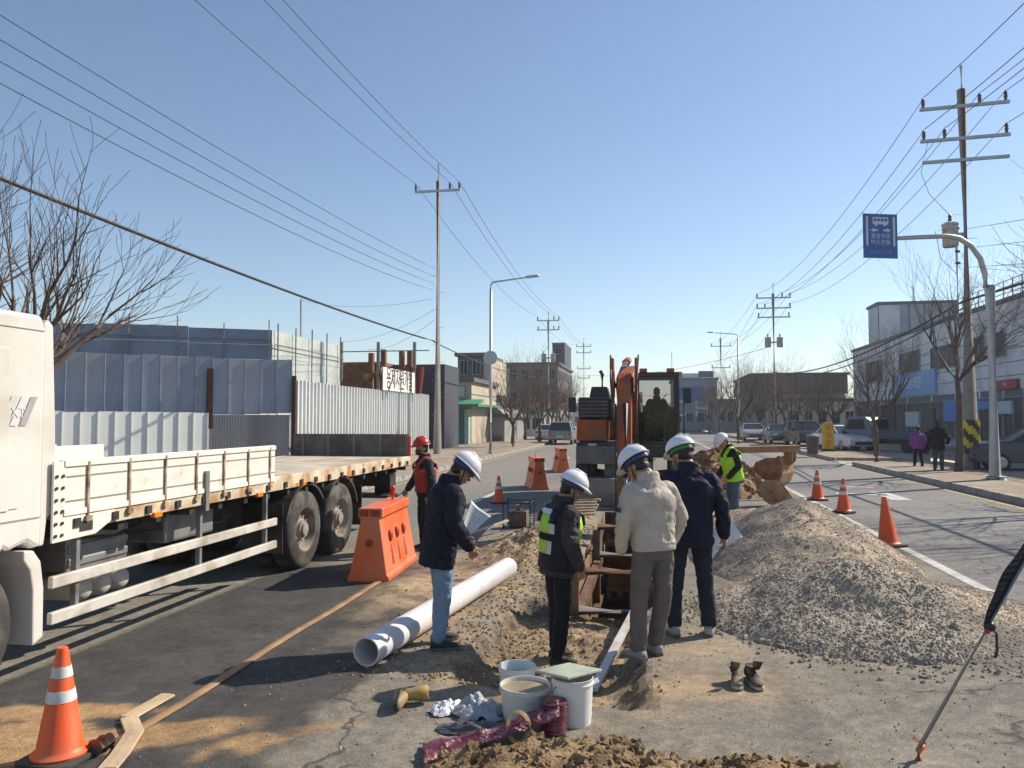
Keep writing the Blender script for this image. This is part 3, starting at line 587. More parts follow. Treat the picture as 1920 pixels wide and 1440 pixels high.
# ================================================================ TREES (bare, late winter)
bark = M('bark', (.105, .08, .062), .9, var=.4, vs=6, bump=.6, bs=30); twig = M('twig', (.115, .085, .07), .9, var=.3, vs=4)
def tree_mesh(seed, H=6., tr=.13, fork=1.6, levels=5, spread=.8, kids=(6, 6, 5, 4), up=.25, sides=5, rmin=.0035, sp0=(.3, .85)):
    r = random.Random(seed); tb = MB(); bb = MB()
    def grow(p, d, L, rad_, lev):
        n = 5 if lev < 2 else 4; pts = [p.copy()]; rs = [rad_]
        for i in range(n):
            d = (d+Vector((r.gauss(0, .13), r.gauss(0, .13), r.gauss(0, .10)+up*.22*(1 if lev else 0)))).normalized()
            p = p+d*(L/n); pts.append(p.copy()); rs.append(max(rmin, rad_*(1-.72*(i+1)/n)))
        (bb).tube(pts, rs, sides if lev < 2 else (4 if lev < 3 else 3), caps=False)
        if lev+1 >= levels: return
        for k in range(kids[lev]):
            t = r.uniform(.25, 1.) if k else 1.; i = min(n-1, int(t*n)); q = pts[i].lerp(pts[i+1], t*n-i) if t < 1 else pts[-1]
            ax = _frame(d)[0]; dd = (pts[min(n, i+1)]-pts[max(0, i)]).normalized()
            x, y, _ = _frame(dd); a = r.uniform(0, 2*math.pi); sp_ = r.uniform(.35, spread) if k else r.uniform(.0, .25)
            nd = (dd*math.cos(sp_)+(x*math.cos(a)+y*math.sin(a))*math.sin(sp_)).normalized()
            grow(q, nd, L*r.uniform(.5, .78), max(rmin, rs[i]*r.uniform(.5, .72)), lev+1)
    pts = [Vector((0, 0, -.1))]; rs = [tr*1.35]; p = Vector((0, 0, -.1))
    for i in range(5): p = p+Vector((r.gauss(0, .035), r.gauss(0, .035), (fork+.1)/5)); pts.append(p.copy()); rs.append(tr*(1.1-.3*i/4))
    tb.tube(pts, rs, 9)
    m = kids[0]
    for k in range(m):
        a = 2*math.pi*(k+r.uniform(-.3, .3))/m; sp_ = r.uniform(*sp0); d = Vector((math.cos(a)*math.sin(sp_), math.sin(a)*math.sin(sp_), math.cos(sp_)))
        grow(p-Vector((0, 0, r.uniform(0, .35))), d, (H-fork)*r.uniform(.5, .68), tr*r.uniform(.5, .68), 1)
    return tb.mesh('trunk', bark, True), bb.mesh('crown', twig, True, fix=False)
TREES = [tree_mesh(s) for s in (11, 12, 13)]
def tree(label, u, v, k, sc, rz, z=.15, grp=None):
    t = thing('bare_tree', label, 'tree', (u, v, z), rz, grp, sc); put('trunk', TREES[k][0], t); put('crown', TREES[k][1], t); return t
big_t = tree_mesh(47, H=6.6, tr=.2, fork=2.2, levels=5, spread=.62, kids=(9, 5, 5, 4), up=.28, sides=6, rmin=.0045, sp0=(.5, 1.05))
TREES.append(big_t)
q = atu(-12, 600, -9.4); tree('large bare cherry tree fanning out above the truck cab', -9.4, q.y, 3, .84, rad(160))
q = at(1645, 861, .165); tree('bare low-forked street tree beside the pedestrian in purple', q.x, q.y, 0, .92, 0)
q = at(1797, 884, .165); thin = tree_mesh(23, H=8, tr=.12, fork=3.6, levels=5, spread=.7, kids=(5, 6, 5, 3)); TREES.append(thin)
tree('slender dark bare tree standing against the big utility pole', q.x, q.y, 4, .9, 1.)
gt = 'bare street trees on the far right pavement'
for k, (px, v, s) in enumerate(((1385, 62, 1.05), (1425, 70, 1.), (1478, 58, .95), (1545, 66, .9), (1350, 85, 1.05), (1405, 92, 1.), (1450, 84, 1.05), (1510, 80, 1.05), (1565, 76, 1.), (1330, 98, 1.1))):
    tree('bare street tree in the row before the dark roofed hall', atv(px, 800, v).x, v, k % 3, s, k*1.3, grp=gt)
gt2 = 'bare street trees on the far left pavement'
for k, (px, v, s) in enumerate(((963, 49, .95), (1012, 60, 1.05), (1035, 72, 1.1), (1052, 84, 1.1), (985, 66, 1.), (1066, 100, 1.1))):
    tree('bare street tree in the row beyond the green awning shop', atv(px, 800, v).x, v, (k+1) % 3, s, k*2.1, grp=gt2)
for k, (u, v) in enumerate(((10.6, 11.6), (10.9, 15.4), (10.6, 19.0))):
    tree('off-road bare street tree casting its shadow over the kerb lane', u, v, k, 1.12, k*1.7, grp='bare street trees on the near right pavement')
# ================================================================ CARGO TRUCK
white = M('truck_white', (.66, .64, .60), .38, var=.05, vs=1.5, dirt=(.50, .46, .39), ds=1.4, dt=.62, dw=.12)
board_w = M('board_white', (.72, .69, .62), .55, var=.08, vs=3, bump=.12, bs=20, dirt=(.46, .32, .18), ds=2.6, dt=.66, dw=.07)
bedrust = M('bed_frame_rust', (.62, .54, .40), .7, var=.15, vs=4, bump=.2, bs=30, dirt=(.36, .20, .09), ds=3.5, dt=.54, dw=.1)
blackm = M('chassis_black', (.022, .021, .02), .65, var=.3, vs=5, dirt=(.07, .06, .05), ds=4, dt=.58)
tyre_m = M('tyre_rubber', (.045, .042, .04), .85, var=.3, vs=6, bump=.3, bs=40, dirt=(.15, .135, .11), ds=3, dt=.6)
rim_m = M('wheel_rim_grey', (.36, .33, .29), .7, .1, var=.2, vs=5, dirt=(.20, .16, .12), ds=5, dt=.52)
grey_m = M('tank_grey', (.26, .265, .27), .5, .3, var=.2, vs=4, dirt=(.14, .12, .1), ds=4, dt=.58)
glass_m = M('dark_glass', (.02, .025, .03), .08, var=0, spec=.8)
amber = M('amber_lens', (.75, .22, .02), .3, var=.05); redl = M('red_lens', (.5, .02, .015), .3, var=.05)
SIDE = -4.45; BW = 2.36; FAR = SIDE-BW
tk = thing('cargo_truck', 'white flatbed cargo truck with dropped sides parked on the left lane', 'truck', (SIDE, 0, 0))
# local x: 0 at the street-side flank, negative to the far side
def wheel(name, parent, x, y, r=.51, w=.28, dual=False):
    t = MB(); pr = [(r*.55, -w/2), (r*.86, -w/2), (r*.97, -w*.42), (r, -w*.3), (r, w*.3), (r*.97, w*.42), (r*.86, w/2), (r*.55, w/2)]
    o = t.lathe(pr, (x-w/2, y, r-.01), 36, 'x', caps=False).build(name, tyre_m, parent, angle=50)
    for k in range(40):
        pass
    rm = MB(); rm.lathe([(.03, -.02), (r*.22, -.02), (r*.24, -.06), (r*.42, -.10), (r*.5, -.10), (r*.54, .0), (r*.58, .012), (r*.58, -w*.9), (.03, -w*.9)], (x-.01, y, r-.01), 30, 'x')
    rim = rm.build('rim', rim_m, o, angle=40)
    hb = MB(); hb.lathe([(.01, .03), (r*.16, .02), (r*.19, -.06), (.01, -.08)], (x-.02, y, r-.01), 16, 'x')
    for k in range(10): a = 2*math.pi*k/10; hb.cyl((x-.1, y+r*.33*math.cos(a), r-.01+r*.33*math.sin(a)), (x-.06, y+r*.33*math.cos(a), r-.01+r*.33*math.sin(a)), .018, n=6)
    hb.build('hub', rim_m, o, angle=40)
    if dual: MB().lathe(pr, (x-w*1.65, y, r-.01), 30, 'x').build('inner_tyre', tyre_m, o, angle=50)
    return o
for y, d in ((4.33, False), (9.55, True), (10.72, True)):
    wheel('wheel', tk, -.02, y, dual=d)
    n0 = wheel('wheel', tk, 0, 0, dual=d); n0.location = (-BW, y, 0); n0.rotation_euler = (0, 0, rad(180))
# chassis rails, axles
m = MB(); m.box(-BW/2-.5, -BW/2-.38, 3.2, 13.8, .72, 1.0); m.box(-BW/2+.38, -BW/2+.5, 3.2, 13.8, .72, 1.0)
for y in (4.33, 9.55, 10.72): m.cyl((-BW+.2, y, .5), (-.2, y, .5), .09, n=10)
for y in (5.5, 7.5, 9.0, 11.6, 13.2): m.box(-BW/2-.4, -BW/2+.4, y, y+.1, .75, .95)
m.box(-BW/2-.45, -BW/2+.45, 3.0, 5.0, .5, 1.0)
m.build('chassis', blackm, tk)
# underbody clutter
m = MB(); m.box(-.95, -.3, 5.65, 6.4, .68, 1.05)
for k in range(3): m.box(-.305, -.28, 5.66, 6.39, .72+k*.11, .79+k*.11)
m.build('battery_box', grey_m, tk, bevel=.015)
for k in range(3): MB().lathe([(.01, 0), (.07, .01), (.095, .04), (.1, .1), (.1, .75), (.01, .8)], (-.12-.0, 5.72+k*.23, .54), 18, 'x').xf(Matrix.Translation((-.15, 0, 0)) @ Matrix.Scale(-1, 4, (1, 0, 0)) @ Matrix.Translation((.12, 0, 0))).build('air_tank', M('tank_pale', (.50, .46, .40), .55, var=.12, dirt=(.3, .25, .2), ds=5, dt=.6), tk, smooth=True)
m = MB(); m.prism([(6.9, .72), (7.75, .72), (7.75, 1.0), (7.4, 1.1), (7.1, 1.12), (6.9, 1.0)], 'x', -.75, -.25); m.build('fuel_tank', grey_m, tk, bevel=.03)
MB().box(-.9, -.45, 5.15, 5.5, .45, 1.1).build('tool_locker', blackm, tk, bevel=.02); MB().box(-1.0, -.5, 8.1, 8.8, .55, 1.0).build('tool_locker', blackm, tk, bevel=.02)
for y in (5.45, 7.15, 8.5): MB().bar((-.05, y, 1.12), (-.05, y, .38), .04, .05).build('rail_bracket', grey_m, tk)
for z in (.71, .44): MB().box(-.045, .0, 5.16, 8.72, z-.045, z+.045).build('side_guard_rail', M('guard_paint', (.62, .59, .53), .5, .1, var=.12, dirt=(.34, .29, .23), ds=3, dt=.57), tk, bevel=.008)
# cargo bed
deck = M('deck_boards', (.50, .43, .34), .85, var=.25, vs=3, bump=.3, bs=20, dirt=(.33, .25, .17), ds=2, dt=.55)
for i in range(12): MB().box(-BW+.03+i*.192, -BW+.03+i*.192+.186, 5.25, 13.93, 1.17, 1.245).build('deck_plank', deck, tk)
m = MB(); m.box(-.03, .0, 5.2, 13.96, 1.08, 1.25); m.box(-BW, -BW+.03, 5.2, 13.96, 1.08, 1.25); m.box(-BW+.03, -.03, 13.93, 13.96, 1.06, 1.25); m.build('bed_edge', bedrust, tk, bevel=.006)
for i in range(17): MB().box(-BW+.05, -.035, 5.4+i*.52, 5.47+i*.52, 1.0, 1.168).build('cross_bearer', blackm, tk)
for i in range(20): MB().box(.001, .02, 5.35+i*.44, 5.42+i*.44, 1.10, 1.17).build('rope_hook', blackm, tk)
def side_board(x, out):
    xi = x-out*.045
    o = MB().box(min(x, xi), max(x, xi), 5.24, 8.64, 1.19, 1.63).build('side_board', board_w, tk, bevel=.006)
    def face(d0, d1): return sorted((x+out*d0, x+out*d1))
    st = M('strap_grey', (.44, .38, .30), .7, .2, var=.3, dirt=(.2, .1, .05), ds=8, dt=.5)
    for z in (1.31, 1.50): a, b = face(.0005, .004); MB().box(a, b, 5.25, 8.63, z-.006, z+.006).build('groove', M('groove_shadow', (.25, .22, .18), .8), o)
    for z in (1.60, 1.22): a, b = face(.0, .014); MB().box(a, b, 5.245, 8.635, z-.02, z+.025).build('edge_bead', board_w, o)
    for k in range(7):
        y = 5.5+k*.5; a, b = face(.001, .018); MB().box(a, b, y-.011, y+.011, 1.12, 1.61).build('hinge_strap', st, o)
        a, b = face(.0, .03); MB().box(a, b, y-.032, y+.032, 1.135, 1.175).build('hinge', st, o)
    a, b = face(.002, .03); MB().box(a, b, 7.14, 7.2, 1.02, 1.42).build('latch', grey_m, o); return o
side_board(.0, 1); side_board(-BW, -1)
tgm = M('tailgate_shaded', (.085, .065, .06), .7, var=.25, dirt=(.16, .13, .11), ds=3, dt=.55)  # dark colour paints in the shade on the tailgate's inner face
tg = MB().box(-BW+.02, -.02, 13.9, 13.95, 1.25, 1.66).build('tailgate', tgm, tk, bevel=.005)
for k in range(5): MB().box(-BW+.2+k*.52, -BW+.25+k*.52, 13.885, 13.9, 1.25, 1.66).build('stiffener', M('tg_stiff', (.16, .14, .13), .7), tg)
MB().box(-.02, .01, 13.88, 13.96, 1.25, 1.62).build('red_reflector', redl, tk)
m = MB(); m.box(-BW+.1, -.1, 13.0, 13.5, .55, .6); m.box(-.5, -.15, 13.4, 13.5, .6, 1.1); m.box(-BW+.15, -BW+.5, 13.4, 13.5, .6, 1.1); m.build('rear_underrun_bar', blackm, tk)
m = MB(); m.box(-.6, -.1, 13.1, 13.4, .75, .98); m.build('spare_locker', blackm, tk)
# mudguards over the rear bogie
for y, XR in ((9.55, (-.62, .0)), (10.72, (-.62, .0)), (9.55, (-BW, -BW+.62)), (10.72, (-BW, -BW+.62))):
    pts = [(y+.62*math.cos(a), .52+.60*math.sin(a)) for a in [rad(x) for x in range(15 if y > 10 else 35, 166 if y < 10 else 146, 10)]]
    inn = [(y+.585*math.cos(a), .52+.565*math.sin(a)) for a in [rad(x) for x in range(15 if y > 10 else 35, 166 if y < 10 else 146, 10)]]
    mm = MB(); n = len(pts); 
    for i in range(n-1):
        for x0, x1 in (XR,): mm.add([(x0, *pts[i]), (x1, *pts[i]), (x1, *pts[i+1]), (x0, *pts[i+1]), (x0, *inn[i]), (x1, *inn[i]), (x1, *inn[i+1]), (x0, *inn[i+1])], [(0, 1, 2, 3), (7, 6, 5, 4), (0, 4, 5, 1), (1, 5, 6, 2), (2, 6, 7, 3), (3, 7, 4, 0)])
    mm.build('mudguard', M('mudguard_black', (.03, .03, .03), .6, var=.3, dirt=(.12, .1, .08), ds=3, dt=.6), tk)
for y in (6.33, 8.2): MB().box(-.02, .025, y, y+.12, 1.05, 1.10).build('marker_lamp', amber, tk, bevel=.008)
# headboard/bed corner plate with bolts
m = MB(); m.prism([(5.14, 1.01), (5.14, 1.62), (5.26, 1.62), (5.26, 1.19), (5.82, 1.19), (5.82, 1.12), (5.6, 1.02)], 'x', -.012, .006); cp = m.build('corner_plate', board_w, tk)
for k in range(6):
    for j in range(2): MB().cyl((.005, 5.165+j*.065, 1.06+k*.09), (.016, 5.165+j*.065, 1.06+k*.09), .014, n=8).build('bolt', blackm, cp)
MB().box(.004, .012, 5.42, 5.56, 1.06, 1.14).build('hatch_hole', blackm, cp)
MB().box(-BW+.06, -.06, 5.2, 5.24, 1.25, 1.75).build('headboard', board_w, tk, bevel=.005)
for k, (y0, y1) in enumerate(((5.55, 6.9), (6.2, 8.0), (7.3, 8.6))): MB().tube([(-.3-.05*k, y0, 1.05), (-.28, y0+.2, .95-.06*k), (-.3, (y0+y1)/2, .9-.05*k), (-.3, y1-.15, 1.0), (-.3, y1, 1.06)], .014, 6).build('air_line', blackm, tk, smooth=True)
for k in range(4): MB().tube([(-.35, 5.25+.05*k, 1.15), (-.2-.04*k, 5.2, .95-.05*k), (-.4, 5.3, .75), (-.6, 5.45, .7)], .011, 6).build('air_line', blackm, tk, smooth=True)
for y in (8.95, 11.6): MB().box(-.6, -.05, y, y+.015, .28, .9).build('mud_flap', blackm, tk)
for k in range(3): MB().box(-.004, .004, 9.2+k*1.7, 9.5+k*1.7, 1.09, 1.13).build('reflector_strip', amber, tk)
# cab
cab = MB(); prof = [(2.95, .55), (2.95, 1.35), (3.05, 2.2), (3.3, 2.62), (3.6, 2.72), (5.0, 2.72), (5.04, 2.6), (5.04, 1.0), (4.98, 1.0), (4.9, 1.05)]
prof += [(4.33+.66*math.cos(rad(a)), .52+.62*math.sin(rad(a))) for a in range(52, 181, 14)]+[(3.67, .5)]
cab.prism(prof, 'x', -BW, 0); cb = cab.build('cab', white, tk, bevel=.05)
dr = MB().prism([(3.75, 1.3), (3.78, 2.35), (4.1, 2.45), (4.70, 2.45), (4.72, 1.3)], 'x', .001, .012).build('door', white, cb, bevel=.008)
MB().prism([(3.82, 1.75), (3.85, 2.3), (4.1, 2.38), (4.45, 2.38), (4.45, 1.75)], 'x', .012, .018).build('door_window', glass_m, dr)
for z0, z1, y0, y1 in ((1.22, 1.23, 4.0, 5.02), (2.60, 2.606, 3.3, 5.02)): MB().box(.001, .006, y0, y1, z0, z1).build('panel_seam', M('seam_grey', (.3, .29, .27), .6), cb)
pp = [(4.50+.36*x, 1.56+.25*y) for x, y in ((-1, -1), (.85, -1), (1, -.85), (1, .85), (.85, 1), (-1, 1))]
MB().prism(pp, 'x', .002, .009).build('locker_flap', white, cb, bevel=.006)
sgr = [M('decal_grey%d' % i, (g, g, g*1.02), .45, var=.03) for i, g in enumerate((.34, .44, .52, .60))]
for k in range(5):
    y0 = 4.56+k*.085; MB().prism([(y0-.1, 1.90), (y0-.1+.06, 1.90), (y0+.06, 2.11), (y0, 2.11)], 'x', .004, .007).build('decal_stripe', sgr[k % 4], cb)
letters('NEXT', .10, white, cb, (.009, 4.72, 1.99), (rad(90), 0, rad(90)))
MB().box(-BW+.1, -.1, 2.93, 2.955, 1.5, 2.2).build('windscreen', glass_m, cb); MB().box(-BW+.02, -.02, 2.85, 2.95, .4, .85).build('bumper', white, cb, bevel=.04)
for x in (-.3, -BW+.3): MB().box(x-.15, x+.15, 2.83, 2.86, .6, .75).build('headlight', M('lamp_glass', (.7, .72, .75), .1, var=0), cb)
m = MB(); m.prism([(4.33+.70*math.cos(rad(a)), .52+.66*math.sin(rad(a))) for a in range(60, 181, 12)]+[(4.33+.62*math.cos(rad(a)), .52+.58*math.sin(rad(a))) for a in range(180, 59, -12)], 'x', -.3, .03); m.build('wheel_arch', white, tk, bevel=.012)
g_pts = [(4.86, 1.0), (4.95, .99), (5.02, .9), (5.055, .7), (5.06, .34), (4.96, .30), (4.95, .7), (4.92, .85), (4.86, .93)]
MB().prism(g_pts, 'x', -.32, .02).build('mudguard', white, tk, bevel=.012)
m = MB(); m.prism([(5.045, 1.0), (5.045, 2.66), (5.08, 2.70), (5.14, 2.66), (5.2, 1.65), (5.2, 1.25), (5.13, 1.2), (5.1, 1.0)], 'x', -.12, -.03); m.build('air_deflector', white, tk, bevel=.015)
MB().box(-BW+.15, -.15, 5.05, 5.1, .9, 2.55).build('cab_back', blackm, tk)
# ================================================================ WHEELED EXCAVATOR
orange = M('excavator_orange', (.40, .075, .015), .6, var=.2, vs=3, dirt=(.20, .10, .05), ds=2.4, dt=.54)
exg = M('excavator_grey', (.12, .12, .12), .6, .1, var=.2, vs=4, dirt=(.2, .17, .14), ds=3, dt=.58); exd = M('excavator_dark', (.018, .019, .022), .45, var=.25, vs=4, dirt=(.05, .045, .04), ds=4, dt=.62)
bladeg = M('blade_steel', (.20, .19, .17), .6, .3, var=.2, vs=3, dirt=(.27, .23, .18), ds=2.5, dt=.52)
chrome = M('cylinder_rod', (.75, .76, .78), .18, .9, var=0)
ex = thing('excavator', 'orange wheeled excavator reaching its arm down into the trench', 'excavator', (-.50, 16.95, 0))
# local: -y faces the camera side of the trench
bl = MB(); bl.prism([(0, .03), (-.06, .06), (-.10, .35), (-.05, .64), (.02, .66), (0, .35), (.04, .05)], 'x', -1.22, 1.18); bl.build('dozer_blade', bladeg, ex, bevel=.01)
m = MB(); m.bar((-.5, .1, .35), (-.5, 1.1, .6), .14, .18); m.bar((.5, .1, .35), (.5, 1.1, .6), .14, .18); m.build('blade_arm', exg, ex)
m = MB(); m.box(-.55, .55, .9, 4.0, .45, .95); m.cyl((-.95, 1.2, .5), (.95, 1.2, .5), .14); m.cyl((-.95, 3.6, .5), (.95, 3.6, .5), .14); m.cyl((0, 2.4, .95), (0, 2.4, 1.15), .62, n=24); m.build('undercarriage', exg, ex)
for y in (1.2, 3.6):
    for s in (-1, 1): o = wheel('wheel', ex, 0, 0, r=.5, w=.3); o.location = (s*1.22, y, 0); o.rotation_euler = (0, 0, 0 if s > 0 else rad(180))
MB().box(-1.18, -.28, .6, 1.0, .92, 1.32).build('step_box', exg, ex, bevel=.02)
m = MB(); m.box(-1.22, 1.2, 1.3, 4.6, 1.15, 1.4); m.build('turntable_deck', exg, ex, bevel=.03)
MB().box(-1.22, -.50, 1.18, 2.4, 1.42, 1.93).build('side_locker', orange, ex, bevel=.04); MB().box(-1.22, -.48, 1.16, 1.19, 1.28, 1.40).build('bumper_strip', exd, ex)
MB().box(-.95, -.75, 1.145, 1.158, 1.30, 1.37).build('number_plate', M('plate_white', (.6, .6, .58), .5), ex)
MB().box(-1.2, -.42, 1.35, 3.6, 1.93, 2.46).build('engine_hood', exd, ex, bevel=.06); MB().loft([[(-.95+a, 1.6+b, z) for a, b in ((0, 0), (.5, 0), (.5, .6), (0, .6))] if z < 2.5 else [(-.9+a, 1.65+b, z) for a, b in ((0, 0), (.38, 0), (.38, .5), (0, .5))] for z in (2.46, 2.72)]).build('air_filter', exd, ex, bevel=.03)
MB().tube([(-.66, 2.0, 2.6), (-.66, 2.0, 3.05), (-.70, 2.02, 3.12)], [.05, .05, .055], 10).build('exhaust', exd, ex)
MB().box(-1.2, 1.2, 3.4, 4.75, 1.4, 2.3).build('counterweight', orange, ex, bevel=.12)
# cab: pillars, roof, glass, seat and operator inside
cx0, cx1, cy0, cy1, cz0, cz1 = .14, 1.16, 1.12, 2.75, 1.05, 3.03
cb_ = MB(); 
for x in (cx0+.04, cx1-.04): cb_.bar((x, cy0+.04, cz0), (x, cy0+.1, cz1-.1), .08); cb_.bar((x, cy1-.04, cz0), (x, cy1-.04, cz1-.1), .09)
cb_.box(cx0, cx1, cy0+.05, cy1, cz1-.12, cz1); cb_.box(cx0, cx1, cy0, cy1, cz0, cz0+.28); cb_.box(cx0, cx0+.05, cy0+.8, cy1, cz0+.28, cz0+.9); cb_.box(cx1-.05, cx1, cy0+.8, cy1, cz0+.28, cz0+.9); cb_.box(cx0, cx1, cy1-.05, cy1, cz0+.28, cz0+1.15)
xc = cb_.build('cab', exd, ex, bevel=.035)
cg = M('cab_glass', (.01, .014, .014), .06, var=0, spec=.4, trans=.0, alpha=.38)
MB().box(cx0+.07, cx1-.07, cy0+.045, cy0+.055, cz0+.3, cz1-.13).build('windscreen', cg, xc); MB().box(cx0+.015, cx0+.025, cy0+.1, cy1-.1, cz0+.9, cz1-.14).build('side_window', cg, xc); MB().box(cx1-.025, cx1-.015, cy0+.1, cy1-.1, cz0+.9, cz1-.14).build('side_window', cg, xc)
MB().box(cx0+.07, cx1-.07, cy0+.03, cy0+.05, cz0+.98, cz0+1.01).build('screen_bar', exd, xc); MB().tube([(cx0+.3, cy0+.02, cz0+1.0), (cx1-.3, cy0+.02, cz0+1.45)], .012, 6).build('wiper', exd, xc)
MB().box(cx0+.3, cx1-.3, cy0+.9, cy0+1.4, cz0+.28, cz0+.75).box(cx0+.3, cx1-.3, cy0+1.3, cy0+1.45, cz0+.7, cz0+1.35).build('seat', exd, xc, bevel=.05)
for s in (cx0+.2, cx1-.2): MB().box(s-.09, s+.09, cy0+.06, cy0+.14, cz1, cz1+.09).build('work_lamp', orange, xc, bevel=.02)
MB().tube([(cx1-.15, cy0+.7, cz1), (cx1-.15, cy0+.7, cz1+.5)], .008, 5).build('aerial', exd, xc)
for x in (cx1+.03, cx0-.03): MB().tube([(x, cy0+.05, 1.5), (x+(.06 if x > .5 else -.06), cy0-.04, 1.55), (x+(.06 if x > .5 else -.06), cy0-.04, 2.6), (x, cy0+.05, 2.65)], .016, 6).build('grab_rail', exd, ex, smooth=True)
MB().box(cx1+.08, cx1+.26, cy0-.12, cy0-.08, 2.3, 2.65).build('mirror', exd, ex, bevel=.02); MB().box(-1.4, -1.22, 1.1, 1.14, 2.1, 2.45).build('mirror', exd, ex, bevel=.02)
for k in range(5): MB().box(-1.15, -.5, 1.343, 1.352, 2.0+k*.085, 2.03+k*.085).build('hood_louvre', exg, ex)
for s in (-1, 1): MB().box(s*.95-.12, s*.95+.12, .62, .66, 1.02, 1.12).build('deck_lamp', amber if s > 0 else redl, ex, bevel=.01)
for k in range(4): MB().tube([(-.2+k*.1, 1.2, 1.5), (-.22+k*.1, .7, 1.75+.05*k), (-.12+k*.1, .2, 2.2), (-.06+k*.06, -.2, 2.5)], .02, 6).build('hydraulic_hose', exd, ex, smooth=True)
# boom, stick, bucket
def plate_arm(name, pts, w, mat, parent, x=0.): return MB().prism(pts, 'x', x-w/2, x+w/2).build(name, mat, parent, bevel=.02)
by = -17.35+.4
boom = plate_arm('boom', [(1.5, 1.5), (1.3, 1.95), (.0, 2.95), (-1.2, 3.02), (-3.35, 2.68), (-3.5, 2.5), (-3.35, 2.38), (-1.3, 2.55), (-.1, 2.45), (.95, 1.6)], .30, orange, ex, .06)
for s in (-1, 1): MB().tube([(.06+s*.24, 1.15, 1.45), (.06+s*.24, .2, 2.1)], .065, 10).build('boom_cylinder', exd, ex); MB().tube([(.06+s*.24, .2, 2.1), (.06+s*.24, -.35, 2.5)], .035, 8).build('cylinder_rod', chrome, ex)
MB().tube([(.06, -1.3, 3.12), (.06, -2.6, 2.98)], .075, 12).build('arm_cylinder', orange, ex, smooth=True); MB().tube([(.06, -2.6, 2.98), (.06, -3.55, 2.86)], .045, 10).build('cylinder_rod', chrome, ex, smooth=True)
for s in (-1, 1): plate_arm('stick_ear', [(-3.2, 2.35), (-3.2, 2.6), (-3.45, 3.0), (-3.62, 3.0), (-3.75, 2.5), (-3.6, 2.2)], .05, orange, ex, .06+s*.2)
plate_arm('stick', [(-3.15, 2.45), (-3.4, 2.75), (-3.75, 2.55), (-3.98, .9), (-3.95, .0), (-3.7, .0), (-3.55, 1.0)], .24, orange, ex, .06)
for s in (-1, 1):
    MB().tube([(.06+s*.17, -3.1, 2.5), (.06+s*.24, -3.45, 3.05), (.06+s*.22, -3.85, 2.6), (.06+s*.16, -3.95, 1.6)], .016, 6).build('hydraulic_hose', exd, ex, smooth=True)
MB().tube([(.06+.03, -3.98, 2.2), (.06+.03, -4.08, 1.0)], .065, 10).build('bucket_cylinder', exd, ex, smooth=True); MB().tube([(.06+.03, -4.08, 1.0), (.06+.03, -4.1, .25)], .04, 10).build('cylinder_rod', chrome, ex, smooth=True)
MB().tube([(.06-.14, -3.86, 2.2), (.06-.14, -3.98, .4)], .018, 6).build('hydraulic_hose', exd, ex)
plate_arm('bucket_link', [(-4.15, .3), (-4.0, .3), (-3.65, -.1), (-3.75, -.25), (-4.1, -.05)], .2, exg, ex, .06)
bk_ = MB(); bp = [(-3.75, -.1), (-3.35, -.25), (-3.3, -.75), (-3.7, -1.05), (-4.15, -.95), (-4.2, -.85), (-3.75, -.9), (-3.45, -.7), (-3.5, -.35), (-3.8, -.2)]
bk_.prism(bp, 'x', -.24, .36); bk_.build('bucket', rust, ex, bevel=.01)
for k in range(4): MB().box(-.22+k*.18, -.16+k*.18, -4.32, -4.15, -.95, -.88).build('bucket_tooth', exg, ex)
# ================================================================ RUSTY BUCKET ATTACHMENTS lying by the cones
mud_rust = M('mud_crusted_rust', (.28, .15, .075), .9, var=.4, vs=4, bump=.6, bs=22, dirt=(.36, .25, .15), ds=2.5, dt=.54)
def loose_bucket(label, p, rz, tilt, w, s):
    """digging bucket: curved back plate, floor, two cheek plates, lip with teeth, two hanger ears"""
    t = thing('excavator_bucket', label, 'bucket', p, rz, None, s); R = Matrix.Rotation(tilt, 4, 'X')
    arc = [(.48, .95), (.55, .75), (.55, .5), (.45, .25), (.25, .07), (0, .0), (-.55, .0)]; th = .03
    sh = arc+[(y-(.03 if y > .2 else 0), z+.03*(1 if y < .5 else 0)) for y, z in reversed(arc)]
    MB().prism(sh, 'x', -w/2, w/2).xf(R).build('shell', mud_rust, t)
    for x in (-w/2-.028, w/2+.003): MB().prism([(.48, .95), (.55, .75), (.55, .5), (.45, .25), (.25, .07), (0, .0), (-.55, .0), (-.52, .16), (-.2, .80), (.1, .93)], 'x', x, x+.025).xf(R).build('cheek_plate', mud_rust, t)
    MB().box(-w/2-.02, w/2+.02, -.60, -.54, -.012, .042).xf(R).build('cutting_lip', mud_rust, t)
    for k in range(4): x = -w/2+.07+k*(w-.14)/3; MB().prism([(-.78, .0), (-.56, -.02), (-.56, .055)], 'x', x-.04, x+.04).xf(R).build('tooth', mud_rust, t)
    MB().box(-w/2, w/2, .40, .50, .93, .99).xf(R).build('top_beam', mud_rust, t)
    for x in (-.16, .13): MB().prism([(.52, .95), (.56, .7), (.72, .85), (.74, 1.1), (.62, 1.18), (.46, 1.08)], 'x', x, x+.03).xf(R).build('ear', mud_rust, t)
    return t
q = at(1432, 922); loose_bucket('large rusty excavator bucket standing upright near the cones', (q.x+.2, q.y+.4, .02), rad(-118), rad(0), .95, .95)
q = at(1450, 952); loose_bucket('small rusty bucket lying open at the tip of the gravel pile', (q.x+.15, q.y+.25, .03), rad(75), rad(-8), .6, .6)
